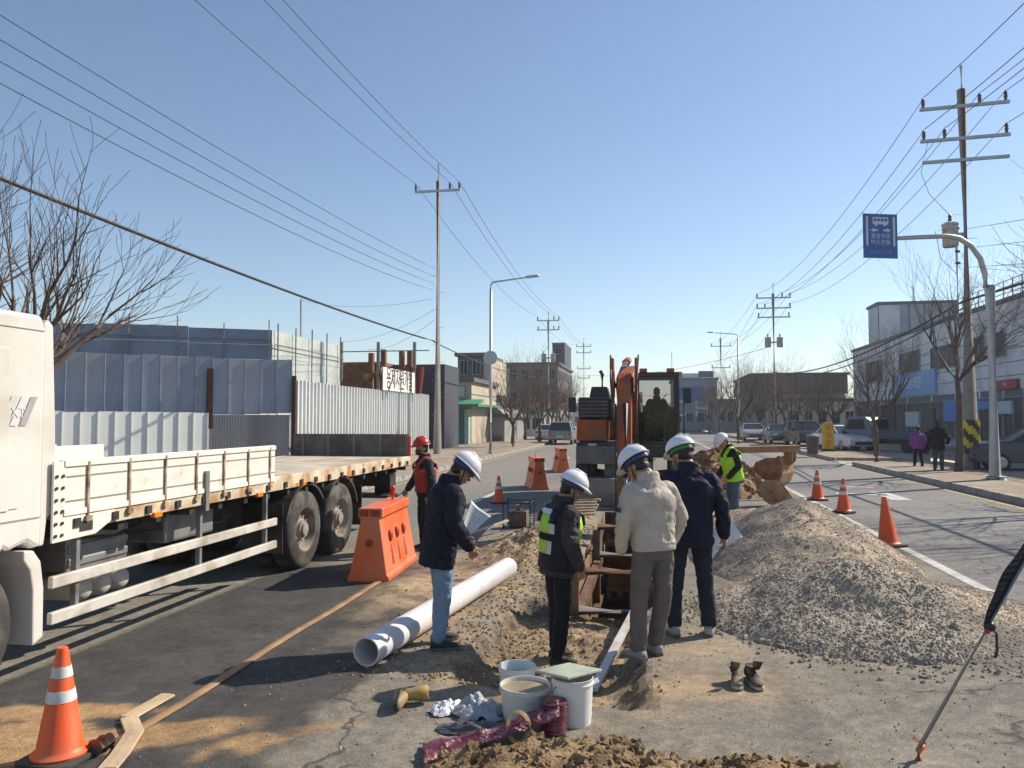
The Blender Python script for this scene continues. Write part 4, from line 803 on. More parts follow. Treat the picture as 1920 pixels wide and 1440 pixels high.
# ================================================================ BUILDINGS
win_m = M('window_glass', (.025, .033, .042), .4, var=.3, vs=1.5, spec=.15); frame_m = M('window_frame', (.30, .32, .34), .5, .2, var=.1)
def window(parent, x0, x1, z0, z1, ax, pos, out, mull=1, mat=None):
    """window set into a wall face; ax 'u' = wall faces +-x at pos, 'v' = wall faces -y at pos"""
    t = .05
    def bx(m, a0, a1, b0, b1, d0, d1):
        d0, d1 = sorted((pos+out*d0, pos+out*d1))
        if ax == 'u': m.box(d0, d1, a0, a1, b0, b1)
        else: m.box(a0, a1, d0, d1, b0, b1)
    f = MB(); bx(f, x0-t, x1+t, z0-t, z0, -.02, .07); bx(f, x0-t, x1+t, z1, z1+t, -.02, .07); bx(f, x0-t, x0, z0, z1, -.02, .07); bx(f, x1, x1+t, z0, z1, -.02, .07)
    for k in range(mull): c = x0+(x1-x0)*(k+1)/(mull+1); bx(f, c-.025, c+.025, z0, z1, -.01, .05)
    fo_ = f.build('window', frame_m, parent)
    g = MB(); bx(g, x0, x1, z0, z1, .004, .02); g.build('pane', mat or win_m, fo_); return fo_
# pale two-storey building on the right
FU = 19.5; va = atu(1600, 700, FU).y; vb = 30.; zr = 8.3
pb = thing('office_building', 'pale grey two-storey panelled building with blue shop signs', 'building', (0, 0, .11))
pan = M('pale_cladding', (.62, .63, .66), .6, var=.06, vs=.7, dirt=(.32, .33, .37), ds=.5, dt=.6); dkp = M('shadow_gap', (.16, .17, .2), .8)
MB().box(FU+.03, FU+13, vb, va, 0, zr-.1).build('wall_core', dkp, pb)
rows = [(.0, .55), (3.45, 4.2), (4.23, 4.95), (4.98, 5.7), (5.73, 6.45), (6.48, 7.2), (7.23, zr)]; nP = 17; pw = (va-vb)/nP
for i in range(nP):
    for z0, z1 in rows: MB().box(FU, FU+.028, vb+i*pw+.015, vb+(i+1)*pw-.015, z0+.01, z1-.01).build('cladding_panel', pan, pb)
MB().box(FU-.12, FU+13.1, vb-.1, va+.1, zr, zr+.25).build('parapet', M('parapet_dark', (.13, .12, .13), .7, var=.15), pb)
def fz(px, py): p = atu(px, py, FU); return p.y, p.z-.11
for x0, x1, y0, y1, ml in ((1688, 1726, 660, 700, 1), (1747, 1797, 648, 690, 2), (1826, 1850, 632, 672, 1), (1868, 1888, 622, 668, 0), (1625, 1655, 678, 716, 1)):
    xc = (x0+x1)/2; ya, _ = fz(x1, 700); yb, _ = fz(x0, 700); _, zt_ = fz(xc, y0); _, zb_ = fz(xc, y1); window(pb, ya, yb, zb_, zt_, 'u', FU, -1, ml)
yy = vb+1.5
while yy < atu(1905, 700, FU).y-4: window(pb, yy, yy+2.4, 4.9, 6.6, 'u', FU, -1, 1); yy += 4.5
shop_glass = M('shop_glass', (.04, .05, .06), .3, var=.5, vs=.8, spec=.25)
bays = [1605, 1650, 1700, 1745, 1790, 1835, 1880, 1920, 1990]
for a_, b_ in zip(bays[:-1], bays[1:]):
    y0, y1 = atu(b_, 700, FU).y+.12, atu(a_, 700, FU).y-.12; window(pb, y0, y1, .55, 3.0, 'u', FU, -1, 2 if y1-y0 > 3 else 1, shop_glass); MB().box(FU+.005, FU+.03, y1, y1+.24, .5, 3.45).build('pier', pan, pb)
def sign(name, x0, x1, y0, y1, col, txt=None, tcol=None, th=.18):
    xc = (x0+x1)/2; ya, yb = atu(x1, 700, FU).y, atu(x0, 700, FU).y; zt_, zb_ = fz(xc, y0)[1], fz(xc, y1)[1]
    o = MB().box(FU-th, FU-.005, ya, yb, zb_, zt_).build(name, col, pb, bevel=.01)
    if txt: letters(txt, (zt_-zb_)*.55, tcol, o, (FU-th-.004, (ya+yb)/2, (zt_+zb_)/2), (rad(90), 0, rad(-90)))
lb_ = M('sign_lightblue', (.20, .36, .62), .5, var=.06); wt = M('sign_text_white', (.7, .72, .75), .5, var=.0); rdm = M('sign_red', (.30, .025, .02), .5, var=.1)
sign('shop_sign', 1680, 1757, 697, 742, lb_, '보건의원', wt); sign('shop_sign', 1868, 1912, 712, 730, rdm, '식당', wt); sign('shop_sign', 1836, 1862, 752, 768, M('sign_midblue', (.09, .22, .55), .5, var=.1)); sign('shop_sign', 1772, 1800, 752, 790, M('sign_midblue', (.09, .22, .55), .5))
sign('shop_banner', 1876, 1900, 752, 776, M('banner_pale', (.45, .55, .62), .6)); sign('shop_banner', 1700, 1725, 772, 800, M('banner_pale', (.45, .55, .62), .6))
MB().box(FU-.06, FU, atu(1742, 700, FU).y, atu(1752, 700, FU).y, 0.05, 2.6).build('door', exd, pb); MB().box(FU-.08, FU, atu(1676, 700, FU).y-.3, atu(1676, 700, FU).y, 0, 3.4).build('pillar', M('red_brick_pillar', (.18, .06, .045), .8), pb)
# rooftop block and railings
p0, p1 = atv(1650, 700, 76.), atv(1795, 700, 76.); ztw = atv(1700, 570, 76.).z-.11
tw_ = MB().box(p0.x, p1.x, 76, 79.5, zr-.2, ztw).build('stair_tower', M('tower_cladding', (.30, .35, .41), .45, .1, var=.12, vs=.8), pb)
for k in range(6): xk = p0.x+(p1.x-p0.x)*k/5; MB().box(xk-.06, xk+.06, 75.95, 76.02, zr, ztw).build('fin', dkp, tw_)
MB().box(p0.x, p0.x+(p1.x-p0.x)*.27, 75.9, 76.0, zr, ztw-.1).build('plain_bay', pan, tw_); MB().box(p0.x-.15, p1.x+.15, 75.85, 79.6, ztw, ztw+.25).build('tower_cap', MATS['parapet_dark'], tw_)
for k in range(22): yk = vb+1+k*1.15; MB().box(20.0, 20.05, yk, yk+.05, zr+.2, zr+1.4).build('railing_post', frame_m, pb)
for z in (.7, 1.05, 1.4): MB().box(20.0, 20.04, vb+1, vb+25.3, zr+z-.02, zr+z+.02).build('railing_bar', frame_m, pb)
# generic blocks for the far street
def block(name, label, cat, x0, x1, ytop, v0, depth, mat, roof=None, rows=0, colsn=0, z0=.12, base_side=None, ov=.25, winh=1.3):
    a, b = atv(x0, 780, v0).x, atv(x1, 780, v0).x; zt_ = atv((x0+x1)/2, ytop, v0).z-z0
    t = thing(name, label, cat, (0, 0, z0)); MB().box(a, b, v0, v0+depth, 0, zt_).build('wall', mat, t)
    MB().box(a-ov, b+ov, v0-ov, v0+depth+ov, zt_, zt_+.3).build('roof', roof or MATS['parapet_dark'], t)
    fh = zt_/max(1, rows)
    for r_ in range(rows):
        for c in range(colsn):
            w = (b-a)/colsn; x = a+w*(c+.22); window(t, x, x+w*.56, fh*r_+fh*.35, fh*r_+fh*.35+min(winh, fh*.5), 'v', v0, -1, 1)
    # street-facing flank
    side = b if base_side == 'r' else (a if base_side == 'l' else None)
    if side is not None:
        nn = max(1, int(depth/3.5))
        for r_ in range(rows):
            for c in range(nn): y = v0+depth/nn*(c+.25); window(t, y, y+depth/nn*.5, fh*r_+fh*.35, fh*r_+fh*.35+min(winh, fh*.5), 'u', side, 1 if base_side == 'r' else -1, 1)
    return t, a, b, zt_
beige = M('wall_beige', (.50, .43, .33), .85, var=.12, vs=1, bump=.2, bs=10); darkw = M('wall_dark', (.10, .095, .10), .8, var=.25, vs=1); browng = M('wall_browngrey', (.20, .165, .14), .85, var=.2, vs=.8, bump=.2, bs=8); greyw = M('wall_grey', (.27, .27, .26), .8, var=.15, vs=.8)
green_m = M('awning_green', (.06, .25, .13), .7, var=.15); teal = M('teal_paint', (.035, .20, .19), .6, var=.2, dirt=(.1, .15, .14), ds=2, dt=.6)
t, a, b, z = block('shop', 'cream shop storey over a green awning and teal shutter', 'shop', 836, 884, 716, 54, 9, beige, rows=1, colsn=0, base_side=None)
for z0, z1 in ((.0, z*.62),):
    MB().box(a-.3, a+1.55, 53.4, 53.98, 0, z*.55).build('teal_shutter', teal, t); MB().box(a+1.55, a+1.85, 53.3, 53.98, 0, z*.56).build('shutter_post', M('pale_green_post', (.36, .5, .45), .6), t)
MB().prism([(52.2, z*.60), (54.0, z*.68), (54.0, z*.72), (52.2, z*.635)], 'x', a-.2, b+.9).build('awning', green_m, t)
MB().box(b+.1, b+.7, 52.6, 62.5, z*.60, z*.64).build('awning_return', green_m, t); window(t, a+.35, b-.5, z*.76, z*.93, 'v', 54, -1, 1, M('cream_panel', (.66, .6, .46), .7, var=.08))
t, a, b, z = block('dark_house', 'dark glazed upper storey house behind the cream shop', 'building', 858, 905, 668, 66, 8, darkw, rows=3, colsn=2, base_side='r')
MB().box(b, b+.6, 66.2, 74, z*.55, z*.98).build('stone_flank', beige, t)
t, a, b, z = block('storage_shed', 'rounded grey storage shed beyond the lamp post', 'shed', 892, 946, 783, 60, 10, greyw, rows=0)
MB().prism([(a+(b-a)*(.5-.5*math.cos(rad(x))), z-.05+.9*math.sin(rad(x))) for x in range(0, 181, 15)], 'y', 59.9, 70.2).build('curved_roof', greyw, t)
MB().box(a+.2, b-.2, 59.95, 59.99, .1, .5).build('dark_plinth', darkw, t)
t, a, b, z = block('apartment_block', 'wide brown grey block behind the left row of bare trees', 'building', 926, 1046, 684, 98, 18, browng, rows=3, colsn=5, base_side='r')
MB().box(a-.2, a+2.2, 97.6, 97.95, z*.25, z*.95).build('pale_pier', beige, t)
t, a, b, z = block('tower_block', 'slim dark tower rising behind the apartment block', 'tower', 1036, 1059, 646, 118, 10, M('tower_dark', (.03, .035, .06), .5, var=.2), rows=6, colsn=1, ov=.05, winh=.9)
t, a, b, z = block('low_shop', 'low white and green fronted shop between the left trees', 'shop', 948, 1012, 778, 78, 12, M('wall_white', (.6, .58, .54), .8, var=.1), roof=green_m, rows=1, colsn=4, base_side='r')
t, a, b, z = block('blue_store', 'blue fronted store with white rooftop signs in the far street', 'shop', 1262, 1345, 712, 120, 14, M('wall_bluegrey', (.26, .30, .38), .7, var=.15), roof=M('green_roof', (.16, .25, .16), .7), rows=2, colsn=4)
MB().box(a+.3, b-2.2, 119.6, 119.95, z*.62, z*.86).build('fascia_sign', M('store_blue', (.02, .10, .42), .5, var=.15), t)
letters('C H', 3.4, M('letter_cream', (.75, .73, .6), .5), t, (a+(b-a)*.40, 119.3, z*.42), (rad(90), 0, 0))
for x0, x1, y0, y1 in ((1268, 1279, 697, 706), (1310, 1338, 696, 707)): MB().box(atv(x0, 700, 119.7).x, atv(x1, 700, 119.7).x, 120, 120.4, z+.35, atv(1300, y0, 120).z-.1).build('rooftop_sign', M('roof_sign_blue', (.12, .13, .28), .5), t)
MB().box(atv(1279, 700, 119.7).x, atv(1310, 700, 119.7).x, 120.1, 120.3, z+.3, atv(1300, 700, 120).z-.1).build('rooftop_sign', M('roof_sign_white', (.7, .7, .72), .5), t)
t, a, b, z = block('dark_roofed_hall', 'long dark-roofed hall behind the right row of bare trees', 'hall', 1412, 1586, 738, 104, 20, M('hall_wall', (.24, .22, .20), .8, var=.2), roof=M('dark_roof', (.055, .05, .055), .7, var=.25, vs=.6), rows=1, colsn=6)
zf = atv(1460, 703, 103.6).z-.12; MB().box(a-.2, b+.2, 103.6, 124, z+.32, zf).build('dark_upper_wall', M('hall_wall_shaded', (.085, .075, .075), .75, var=.3, vs=.7), t)  # dark tone stands for the shaded roof, painted into the wall colour
for k in range(14): xk = a+(b-a)*(k+.5)/14; MB().box(xk-.04, xk+.04, 103.5, 103.59, z+.32, zf).build('cladding_rib', MATS['dark_roof'], t)
MB().box(a-.4, b+.4, 103.3, 124.3, zf, zf+.25).build('roof_edge', MATS['dark_roof'], t)
t, a, b, z = block('low_store', 'low grey store between the blue store and the dark roofed hall', 'shop', 1346, 1410, 752, 108, 14, greyw, roof=M('tin_roof', (.2, .2, .21), .6), rows=1, colsn=4)
t, a, b, z = block('low_house', 'low cream walled house with brown eaves beside the pale building', 'house', 1478, 1606, 752, 88, 9, M('wall_cream2', (.42, .38, .28), .85, var=.2), roof=M('brown_eaves', (.10, .065, .05), .8), rows=1, colsn=5)
t, a, b, z = block('far_house', 'distant pale house closing the end of the street', 'house', 1090, 1140, 770, 260, 20, greyw, rows=1, colsn=3)
t, a, b, z = block('far_house', 'distant grey house beyond the far right trees', 'house', 1196, 1262, 762, 230, 20, browng, rows=2, colsn=4)
t, a, b, z = block('far_house', 'distant cream house left of the far tower', 'house', 1040, 1092, 758, 190, 20, beige, rows=2, colsn=3)
# far wooded hills
hm = MB(); hp = []; n = 90
for i in range(n+1):
    x = -330+i*11; zz = 5+22*float(fbm(np.array(i*.13), np.array(2.), 4, 9)); hp.append((x, zz))
for i in range(n): hm.add([(hp[i][0], 640, -1), (hp[i+1][0], 640, -1), (hp[i+1][0], 700, hp[i+1][1]), (hp[i][0], 700, hp[i][1]), (hp[i+1][0], 800, -1), (hp[i][0], 800, -1)], [(0, 1, 2, 3), (3, 2, 4, 5)])
tag(hm.build('hills', M('hill_woods', (.10, .11, .12), .95, var=.3, vs=.05), smooth=True, fix=False), 'low wooded hills at the end of the street', kind='structure')
# ================================================================ VEHICLES
tyre2 = M('car_tyre', (.03, .03, .03), .85, var=.2); alloy = M('alloy_wheel', (.45, .46, .48), .35, .6, var=.1)
def car(label, loc, rz, col, L=4.6, Wd=1.8, H=1.47, kind='sedan', cat='car', grp=None):
    """local +y = nose"""
    t = thing('parked_car' if 'parked' in label else 'car', label, cat, loc, rz, grp); h = L/2; w = Wd/2
    paint_ = M('carpaint_%02d%02d%02d' % tuple(int(c*99) for c in col), col, .25, .15, var=.03, spec=.7)
    low = {'sedan': [(-h, .35), (-h, .8), (-h+.1, .95), (-h+.9, 1.0), (h-1.3, .98), (h-.35, .85), (h-.03, .68), (h, .4), (h-.1, .28), (-h+.1, .28)],
           'suv': [(-h, .4), (-h, 1.0), (-h+.06, 1.08), (h-1.2, 1.08), (h-.25, .98), (h-.02, .8), (h, .45), (h-.1, .33), (-h+.1, .33)]}[kind]
    xs = [(-w, .93), (-w*.985, 1.), (w*.985, 1.), (w, .93)]
    m = MB(); rings = []
    for x, k in ((-w, .94), (-w*.93, 1.), (w*.93, 1.), (w, .94)): rings.append([(x, y*k, .62+(z-.62)*(k if z > .62 else 1)) for y, z in low])
    m.loft(rings); body = m.build('body', paint_, t, bevel=.03)
    gh = {'sedan': ([(-h+.55, .97), (h-1.35, .95)], [(-h+1.15, H), (h-2.2, H)]), 'suv': ([(-h+.1, 1.06), (h-1.2, 1.06)], [(-h+.35, H), (h-1.95, H)])}[kind]
    (yb0, zb0), (yb1, zb1) = gh[0]; (yt0, zt0), (yt1, zt1) = gh[1]; wt_ = w*.74; wb_ = w*.93
    g = MB(); g.loft([[(-wb_, yb0, zb0), (wb_, yb0, zb0), (wb_, yb1, zb1), (-wb_, yb1, zb1)], [(-wt_, yt0, zt0-.06), (wt_, yt0, zt0-.06), (wt_, yt1, zt1-.06), (-wt_, yt1, zt1-.06)]]); g.build('windows', glass_m, t, bevel=.02)
    r_ = MB(); r_.loft([[(-wt_*1.03, yt0-.05, H-.07), (wt_*1.03, yt0-.05, H-.07), (wt_*1.03, yt1+.08, H-.07), (-wt_*1.03, yt1+.08, H-.07)], [(-wt_*.92, yt0+.1, H), (wt_*.92, yt0+.1, H), (wt_*.92, yt1-.1, H), (-wt_*.92, yt1-.1, H)]]); ro = r_.build('roof', paint_, t, bevel=.02)
    for s in (-1, 1):
        for tt in (0., .5, 1.):
            pb_ = Vector((s*wb_*1.005, yb0+(yb1-yb0)*tt, zb0)); pt_ = Vector((s*wt_*1.01, yt0+(yt1-yt0)*tt, H-.06)); MB().bar(pb_, pt_, .05, .07).build('pillar', paint_, t)
        if kind == 'suv': MB().tube([(s*wt_*.95, yt0+.1, H+.04), (s*wt_*.95, yt1-.1, H+.04)], .02, 6).build('roof_rail', alloy, ro)
        MB().box(s*w*.93-.09, s*w*.93+.09, yb1-.75, yb1-.65, zb1, zb1+.14).build('mirror', paint_, t, bevel=.02)
        MB().box(s*w*.72-.17, s*w*.72+.17, h-.16, h-.03, .64, .78).build('headlight', M('lamp_glass', (.7, .72, .75), .1, var=0), t, bevel=.03); MB().box(s*w*.78-.12, s*w*.78+.12, -h-.01, -h+.08, .72, .92).build('tail_light', redl, t, bevel=.02)
        for y in (-h+.85, h-.9):
            o = MB().lathe([(.2, -.1), (.3, -.1), (.33, -.06), (.33, .06), (.3, .1), (.2, .1)], (s*(w-.1), y, .33), 24, 'x', caps=False).build('wheel', tyre2, t, angle=50)
            al = MB(); al.lathe([(.01, .0), (.05, .02), (.2, .0), (.21, -.08), (.01, -.08)], (0, 0, 0), 20, 'x')
            for k in range(5): a_ = 2*math.pi*k/5; al.bar((.025, .04*math.cos(a_), .04*math.sin(a_)), (.025, .19*math.cos(a_), .19*math.sin(a_)), .05, .03)
            al.xf(Matrix.Translation((s*(w-.0), y, .33)) @ Matrix.Scale(s, 4, (1, 0, 0))); al.build('rim', alloy, o, angle=40)
    MB().box(-.26, .26, -h-.015, -h+.02, .55, .67).build('number_plate', M('plate_white', (.6, .6, .58), .5), t); MB().box(-w*.6, w*.6, h-.08, h-.0, .38, .56).build('grille', exd, t)
    return t
gp_ = 'cars parked before the right-hand shops'
q = at(1905, 886, .11); car('dark blue car parked with its nose to the striped pole', (q.x+1.1, q.y+.6, .11), rad(78), (.035, .045, .08), kind='suv', H=1.62)
q = at(1580, 846, .11); car('white car parked behind the yellow standing sign', (q.x+.4, q.y+1.5, .11), rad(195), (.62, .63, .65), grp=gp_)
q = at(1505, 838, .11); car('black car parked beyond the grey bin', (q.x+.3, q.y+1, .11), rad(185), (.02, .02, .025), kind='suv', H=1.7, grp=gp_)
q = at(1475, 835, .11); car('dark grey car parked among the far right trees', (q.x, q.y+3, .11), rad(180), (.06, .065, .075), grp=gp_)
q = at(1420, 828, .11); car('silver car parked at the far end of the right-hand row', (q.x, q.y+3, .11), rad(180), (.33, .34, .36), grp=gp_)
q = at(1050, 834, 0); car('grey sport utility car driving away in the left lane', (q.x, q.y+2.2, 0), rad(0), (.20, .21, .23), kind='suv', H=1.72)
q = at(1010, 829, .0); car('silver car parked at the left kerb by the tree trunks', (q.x+.3, q.y+4, 0), 0, (.45, .46, .48))
# small pickup
q = at(1668, 851, .11); pk = thing('pickup_truck', 'blue grey pickup with an empty bed parked behind the street tree', 'pickup', (q.x+.8, q.y+2.6, .11), rad(38))
pkm = M('pickup_blue', (.10, .14, .20), .4, .1, var=.1, dirt=(.14, .15, .17), ds=2, dt=.6)
MB().prism([(.55, .5), (.55, 1.15), (.75, 1.75), (1.0, 1.95), (2.1, 1.95), (2.45, 1.35), (2.55, .95), (2.55, .45)], 'x', -.82, .82).build('cab', pkm, pk, bevel=.06)
MB().prism([(.95, 1.25), (1.08, 1.8), (2.0, 1.8), (2.3, 1.25)], 'x', -.835, .835).build('side_window', glass_m, pk); MB().box(-.65, .65, .56, .6, 1.3, 1.8).build('rear_window', glass_m, pk)
m = MB(); m.box(-.85, .85, -2.4, .5, .72, .8); m.box(-.85, -.81, -2.4, .5, .8, 1.15); m.box(.81, .85, -2.4, .5, .8, 1.15); m.box(-.81, .81, -2.4, -2.36, .8, 1.15); m.build('bed', M('bed_blue', (.03, .06, .11), .5, var=.15), pk, bevel=.01)
MB().box(-.3, .3, -2.35, 2.3, .45, .7).build('chassis', blackm, pk)
for s in (-1, 1):
    for y in (-1.5, 1.7): MB().lathe([(.01, -.1), (.3, -.1), (.33, -.06), (.33, .06), (.3, .1), (.01, .1)], (s*.72, y, .32), 20, 'x').build('wheel', tyre2, pk, angle=50)
    MB().box(s*.65-.1, s*.65+.1, -2.44, -2.4, .55, .68).build('tail_light', redl, pk)
MB().box(-.24, .24, -2.43, -2.38, .5, .66).build('number_plate', M('plate_white', (.6, .6, .58), .5), pk)
# standing sign, bin, posts
q = at(1553, 846, .165); ys_ = thing('standing_sign', 'yellow upright sign with red lettering at the kerb corner', 'sign', (q.x, q.y, .165), YAW)
wd_ = .62; MB().prism([(-.31, .12), (-.31, 1.45), (-.2, 1.58), (.2, 1.58), (.31, 1.45), (.31, .12)], 'y', -.08, .08).build('board', M('sign_yellow', (.68, .42, .03), .5, var=.12), ys_, bevel=.02); MB().box(-.36, .36, -.2, .2, 0, .12).build('foot', exd, ys_, bevel=.02)
rt = M('sign_text_red', (.42, .05, .02), .5)
for k, ch in enumerate('주차장'): letters(ch, .38, rt, ys_, (0, -.085, 1.22-k*.4), (rad(90), 0, 0))
q = at(1524, 851, .165); bn_ = thing('waste_bin', 'dark grey waste bin standing left of the yellow sign', 'bin', (q.x, q.y, .165)); MB().lathe([(.01, 0), (.27, .0), (.31, .85), (.33, .86), (.33, .92), (.01, .95)], n=18).build('body', M('bin_grey', (.08, .075, .085), .6, var=.2), bn_, angle=40); MB().lathe([(.34, .86), (.35, .9), (.2, .99), (.01, 1.0)], n=18).build('lid', M('bin_lid', (.14, .14, .15), .6), bn_, angle=40)
for k, px in enumerate((1440, 1452)): q = at(px, 826, .165); MB().tube([(0, 0, 0), (0, 0, 2.4)], .05, 8).build('marker_post', galv).location = q
for o in [o for o in bpy.data.objects if o.name.startswith('marker_post')]: tag(o, 'thin pale marker post standing before the dark roofed hall', 'post', 'marker posts')
# ================================================================ WORK SITE
def gz(u, v): return float(ground_h(np.array(float(u)), np.array(float(v)))[0])
bo = M('barrier_orange', (.70, .125, .03), .5, var=.1, vs=2, bump=.1, bs=30, dirt=(.50, .19, .10), ds=2.2, dt=.56, dw=.14); bo_d = M('barrier_recess', (.32, .035, .012), .6)
def barrier(label, p, rz, lamp_=False, gl=False):
    t = thing('safety_barrier', label, 'barrier', p, rz, 'orange plastic safety barriers')
    L = .75; prof = [(-.255, 0), (.255, 0), (.255, .06), (.225, .10), (.115, .74), (.15, .76), (.15, .87), (-.15, .87), (-.15, .76), (-.115, .74), (-.225, .10), (-.255, .06)]
    m = MB(); rings = []
    for y, k in ((-L, .0), (-L+.0, .0), (L, .0)):
        pass
    m.loft([[(x, (-L if yy < 0 else L)*(1-.10*z/.87), z) for x, z in prof] for yy in (-1, 1)]); b_ = m.build('shell', bo, t, bevel=.014)
    for s in (-1, 1):
        nx = .64/math.hypot(.11, .64)
        for k in range(3):
            y = -.36+k*.32
            hole = MB(); hole.ball((s*.163, y, .50), (.035, .05, .075), 12, 8); hole.build('recess', bo_d, b_, smooth=True)
            sl = MB(); pz0, pz1 = .16, .40; x0 = .225-.11*(pz0-.1)/.64; x1 = .225-.11*(pz1-.1)/.64
            sl.add([(s*(x0+.003), y-.045, pz0), (s*(x0+.003), y+.045, pz0), (s*(x1+.003), y+.012, pz1), (s*(x1+.003), y-.012, pz1), (s*(x0-.03), y-.045, pz0), (s*(x0-.03), y+.045, pz0), (s*(x1-.03), y+.012, pz1), (s*(x1-.03), y-.012, pz1)], [(0, 1, 2, 3), (4, 5, 6, 7), (0, 1, 5, 4), (1, 2, 6, 5), (2, 3, 7, 6), (3, 0, 4, 7)]); sl.build('slot', bo_d, b_)
        MB().ball((0, s*L*.955, .46), (.045, .03, .045), 12, 8).build('fill_hole', bo_d, b_, smooth=True)
        for x in (-.075, .065): MB().box(x-.055, x+.055, s*L*.905-.012, s*L*.905+.012, .775, .855).build('top_socket', bo_d, b_)
    if lamp_: MB().lathe([(.012, .87), (.012, .92), (.035, .93), (.038, .97), (.02, .985), (.038, 1.0), (.036, 1.04), (.01, 1.06)], (0, .35, 0), 12).build('warning_lamp', redl, t, smooth=True)
    if gl: MB().lathe([(.02, .87), (.02, .95), (.005, 1.0)], (0, .1, 0), 8).build('cap', M('pale_cap', (.45, .6, .5), .5), t)
    return t
q0 = at(688, 1098); barrier('large orange plastic barrier with a red lamp beside the truck wheels', (-3.38, 9.55, 0), rad(4), True)
q = at(1003, 918); barrier('orange plastic barrier with a pale cap on the far left lane', (q.x-.05, q.y+.6, 0), rad(16), gl=True)
q = at(1048, 886); barrier('orange plastic barrier standing furthest down the left lane', (q.x, q.y+.6, 0), rad(14))
co = M('cone_orange', (.78, .10, .015), .48, var=.08, vs=3, dirt=(.52, .15, .07), ds=4, dt=.60, dw=.12); cw = M('cone_band_white', (.66, .65, .64), .4, var=.08, dirt=(.45, .40, .36), ds=9, dt=.6); cbk = M('cone_rubber', (.05, .045, .04), .85, var=.2)
def cone(label, p, s=1., rz=0., tilt=0., base=True, bands=2):
    t = thing('traffic_cone', label, 'cone', p, rz, 'traffic cones', s); t.rotation_euler = (tilt, 0, rz)
    if base: MB().prism([(x*.19, y*.19) for x, y in ((-1, -.8), (-.8, -1), (.8, -1), (1, -.8), (1, .8), (.8, 1), (-.8, 1), (-1, .8))], 'z', 0, .035).build('foot', cbk, t, bevel=.008)
    MB().lathe([(.165, .03), (.17, .05), (.15, .065), (.135, .085), (.035, .68), (.03, .70), (.01, .70)], n=28).build('body', co, t, angle=40)
    def R(z): return .135-(z-.085)*(.1/.595)+.0025
    for z0, z1 in ((.37, .44), (.52, .585))[:bands]: MB().lathe([(R(z0)-.01, z0), (R(z0), z0), (R(z1), z1), (R(z1)-.01, z1)], n=28, caps=False).build('reflective_band', cw, t, angle=40)
    return t
q = at(112, 1424); cone('bright orange cone with two white bands beside the coiled hose end', (q.x, q.y, .004), .90)
q = at(935, 944); cone('small orange cone behind the paper held by the man in jeans', (q.x, q.y, .004), .9, .4)
q = at(1533, 938); cone('orange cone with white bands at the far tip of the gravel pile', (q.x, q.y, .004), 1.02, .3)
q = at(1582, 962); cone('orange cone half sunk behind the gravel pile crest', (q.x, q.y, .01), 1., .8)
q = at(1667, 1034); cone('plain orange cone leaning on the flank of the gravel pile', (q.x, q.y, .06), 1.05, .5, rad(-6), True, 0)
# ---- white pipe
pvc = M('pvc_white', (.70, .67, .68), .35, var=.04, vs=1.5, dirt=(.5, .44, .36), ds=2.5, dt=.66)
pa, pb2 = Vector((-2.22, 5.85, 0)), Vector((-1.72, 9.3, 0)); R_ = .115
pa.z = .0+R_; pb2.z = .03+R_
pp_ = thing('pipe', 'thick white plastic pipe lying beside the trench', 'pipe', pa)
d = pb2-pa; x, y, dn = _frame(d); n = 36; m = MB(); rings = []
for rr, tt in ((R_-.012, 0), (R_, 0), (R_, .3), (R_, .6), (R_, 1), (R_-.012, 1), (R_-.012, .5), (R_-.012, 0)): rings.append([d*tt+(x*math.cos(2*math.pi*k/n)+y*math.sin(2*math.pi*k/n))*rr for k in range(n)])
m.loft(rings, False); m.build('barrel', pvc, pp_, angle=40)
# ---- flat hose with coupling
hose_m = M('hose_canvas', (.34, .21, .11), .85, var=.2, vs=6, bump=.4, bs=150, dirt=(.24, .15, .08), ds=4, dt=.55)
def ribbon(pts, w, th, lift=.004):
    m = MB(); rings = []
    for i, p in enumerate(pts):
        p = Vector(p); a = Vector(pts[max(0, i-1)]); b = Vector(pts[min(len(pts)-1, i+1)]); dd = (b-a).normalized(); sx = Vector((-dd.y, dd.x, 0)).normalized()
        rings.append([p+sx*w/2*cx_+Vector((0, 0, lift+th*zz)) for cx_, zz in ((-1, .3), (-.9, 0), (.9, 0), (1, .3), (.9, .85), (.0, 1.), (-.9, .85))])
    return m.loft(rings)
h1, h2 = at(205, 1402), at(792, 1043); hp_ = [h1.lerp(h2, i/30) for i in range(31)]
for i, p in enumerate(hp_): s_ = math.sin(i*.42)*.018; p.x += s_; p.z = max(0, gz(p.x, p.y))
ho = thing('fire_hose', 'flat tan hose stretched along the asphalt to the barrier', 'hose'); ribbon(hp_, .078, .013).build('hose', hose_m, ho, smooth=True)
cpl = hp_[0]; dd = (hp_[0]-hp_[1]).normalized(); MB().tube([cpl+Vector((0, 0, .045)), cpl+dd*.07+Vector((0, 0, .045))], [.042, .045], 18).tube([cpl+dd*.05+Vector((0, 0, .045)), cpl+dd*.12+Vector((0, 0, .045))], [.05, .05], 18).build('coupling', M('brass_dark', (.16, .13, .11), .5, .5, var=.3), ho, angle=40)
s0, s1 = at(312, 1312), at(205, 1440); pts_ = [s0.lerp(s1, i/12) for i in range(13)]
st_ = thing('hose_strip', 'pale folded hose strip lying under the hose coupling', 'hose'); ribbon([at(315, 1308), at(262, 1338), at(238, 1352)], .11, .02, .01).build('upper_fold', M('hose_pale', (.45, .34, .22), .85, var=.2, vs=5, bump=.3), st_); ribbon([at(242, 1352), at(252, 1378), at(225, 1420), at(200, 1450)], .11, .02, .012).build('lower_fold', MATS['hose_pale'], st_)
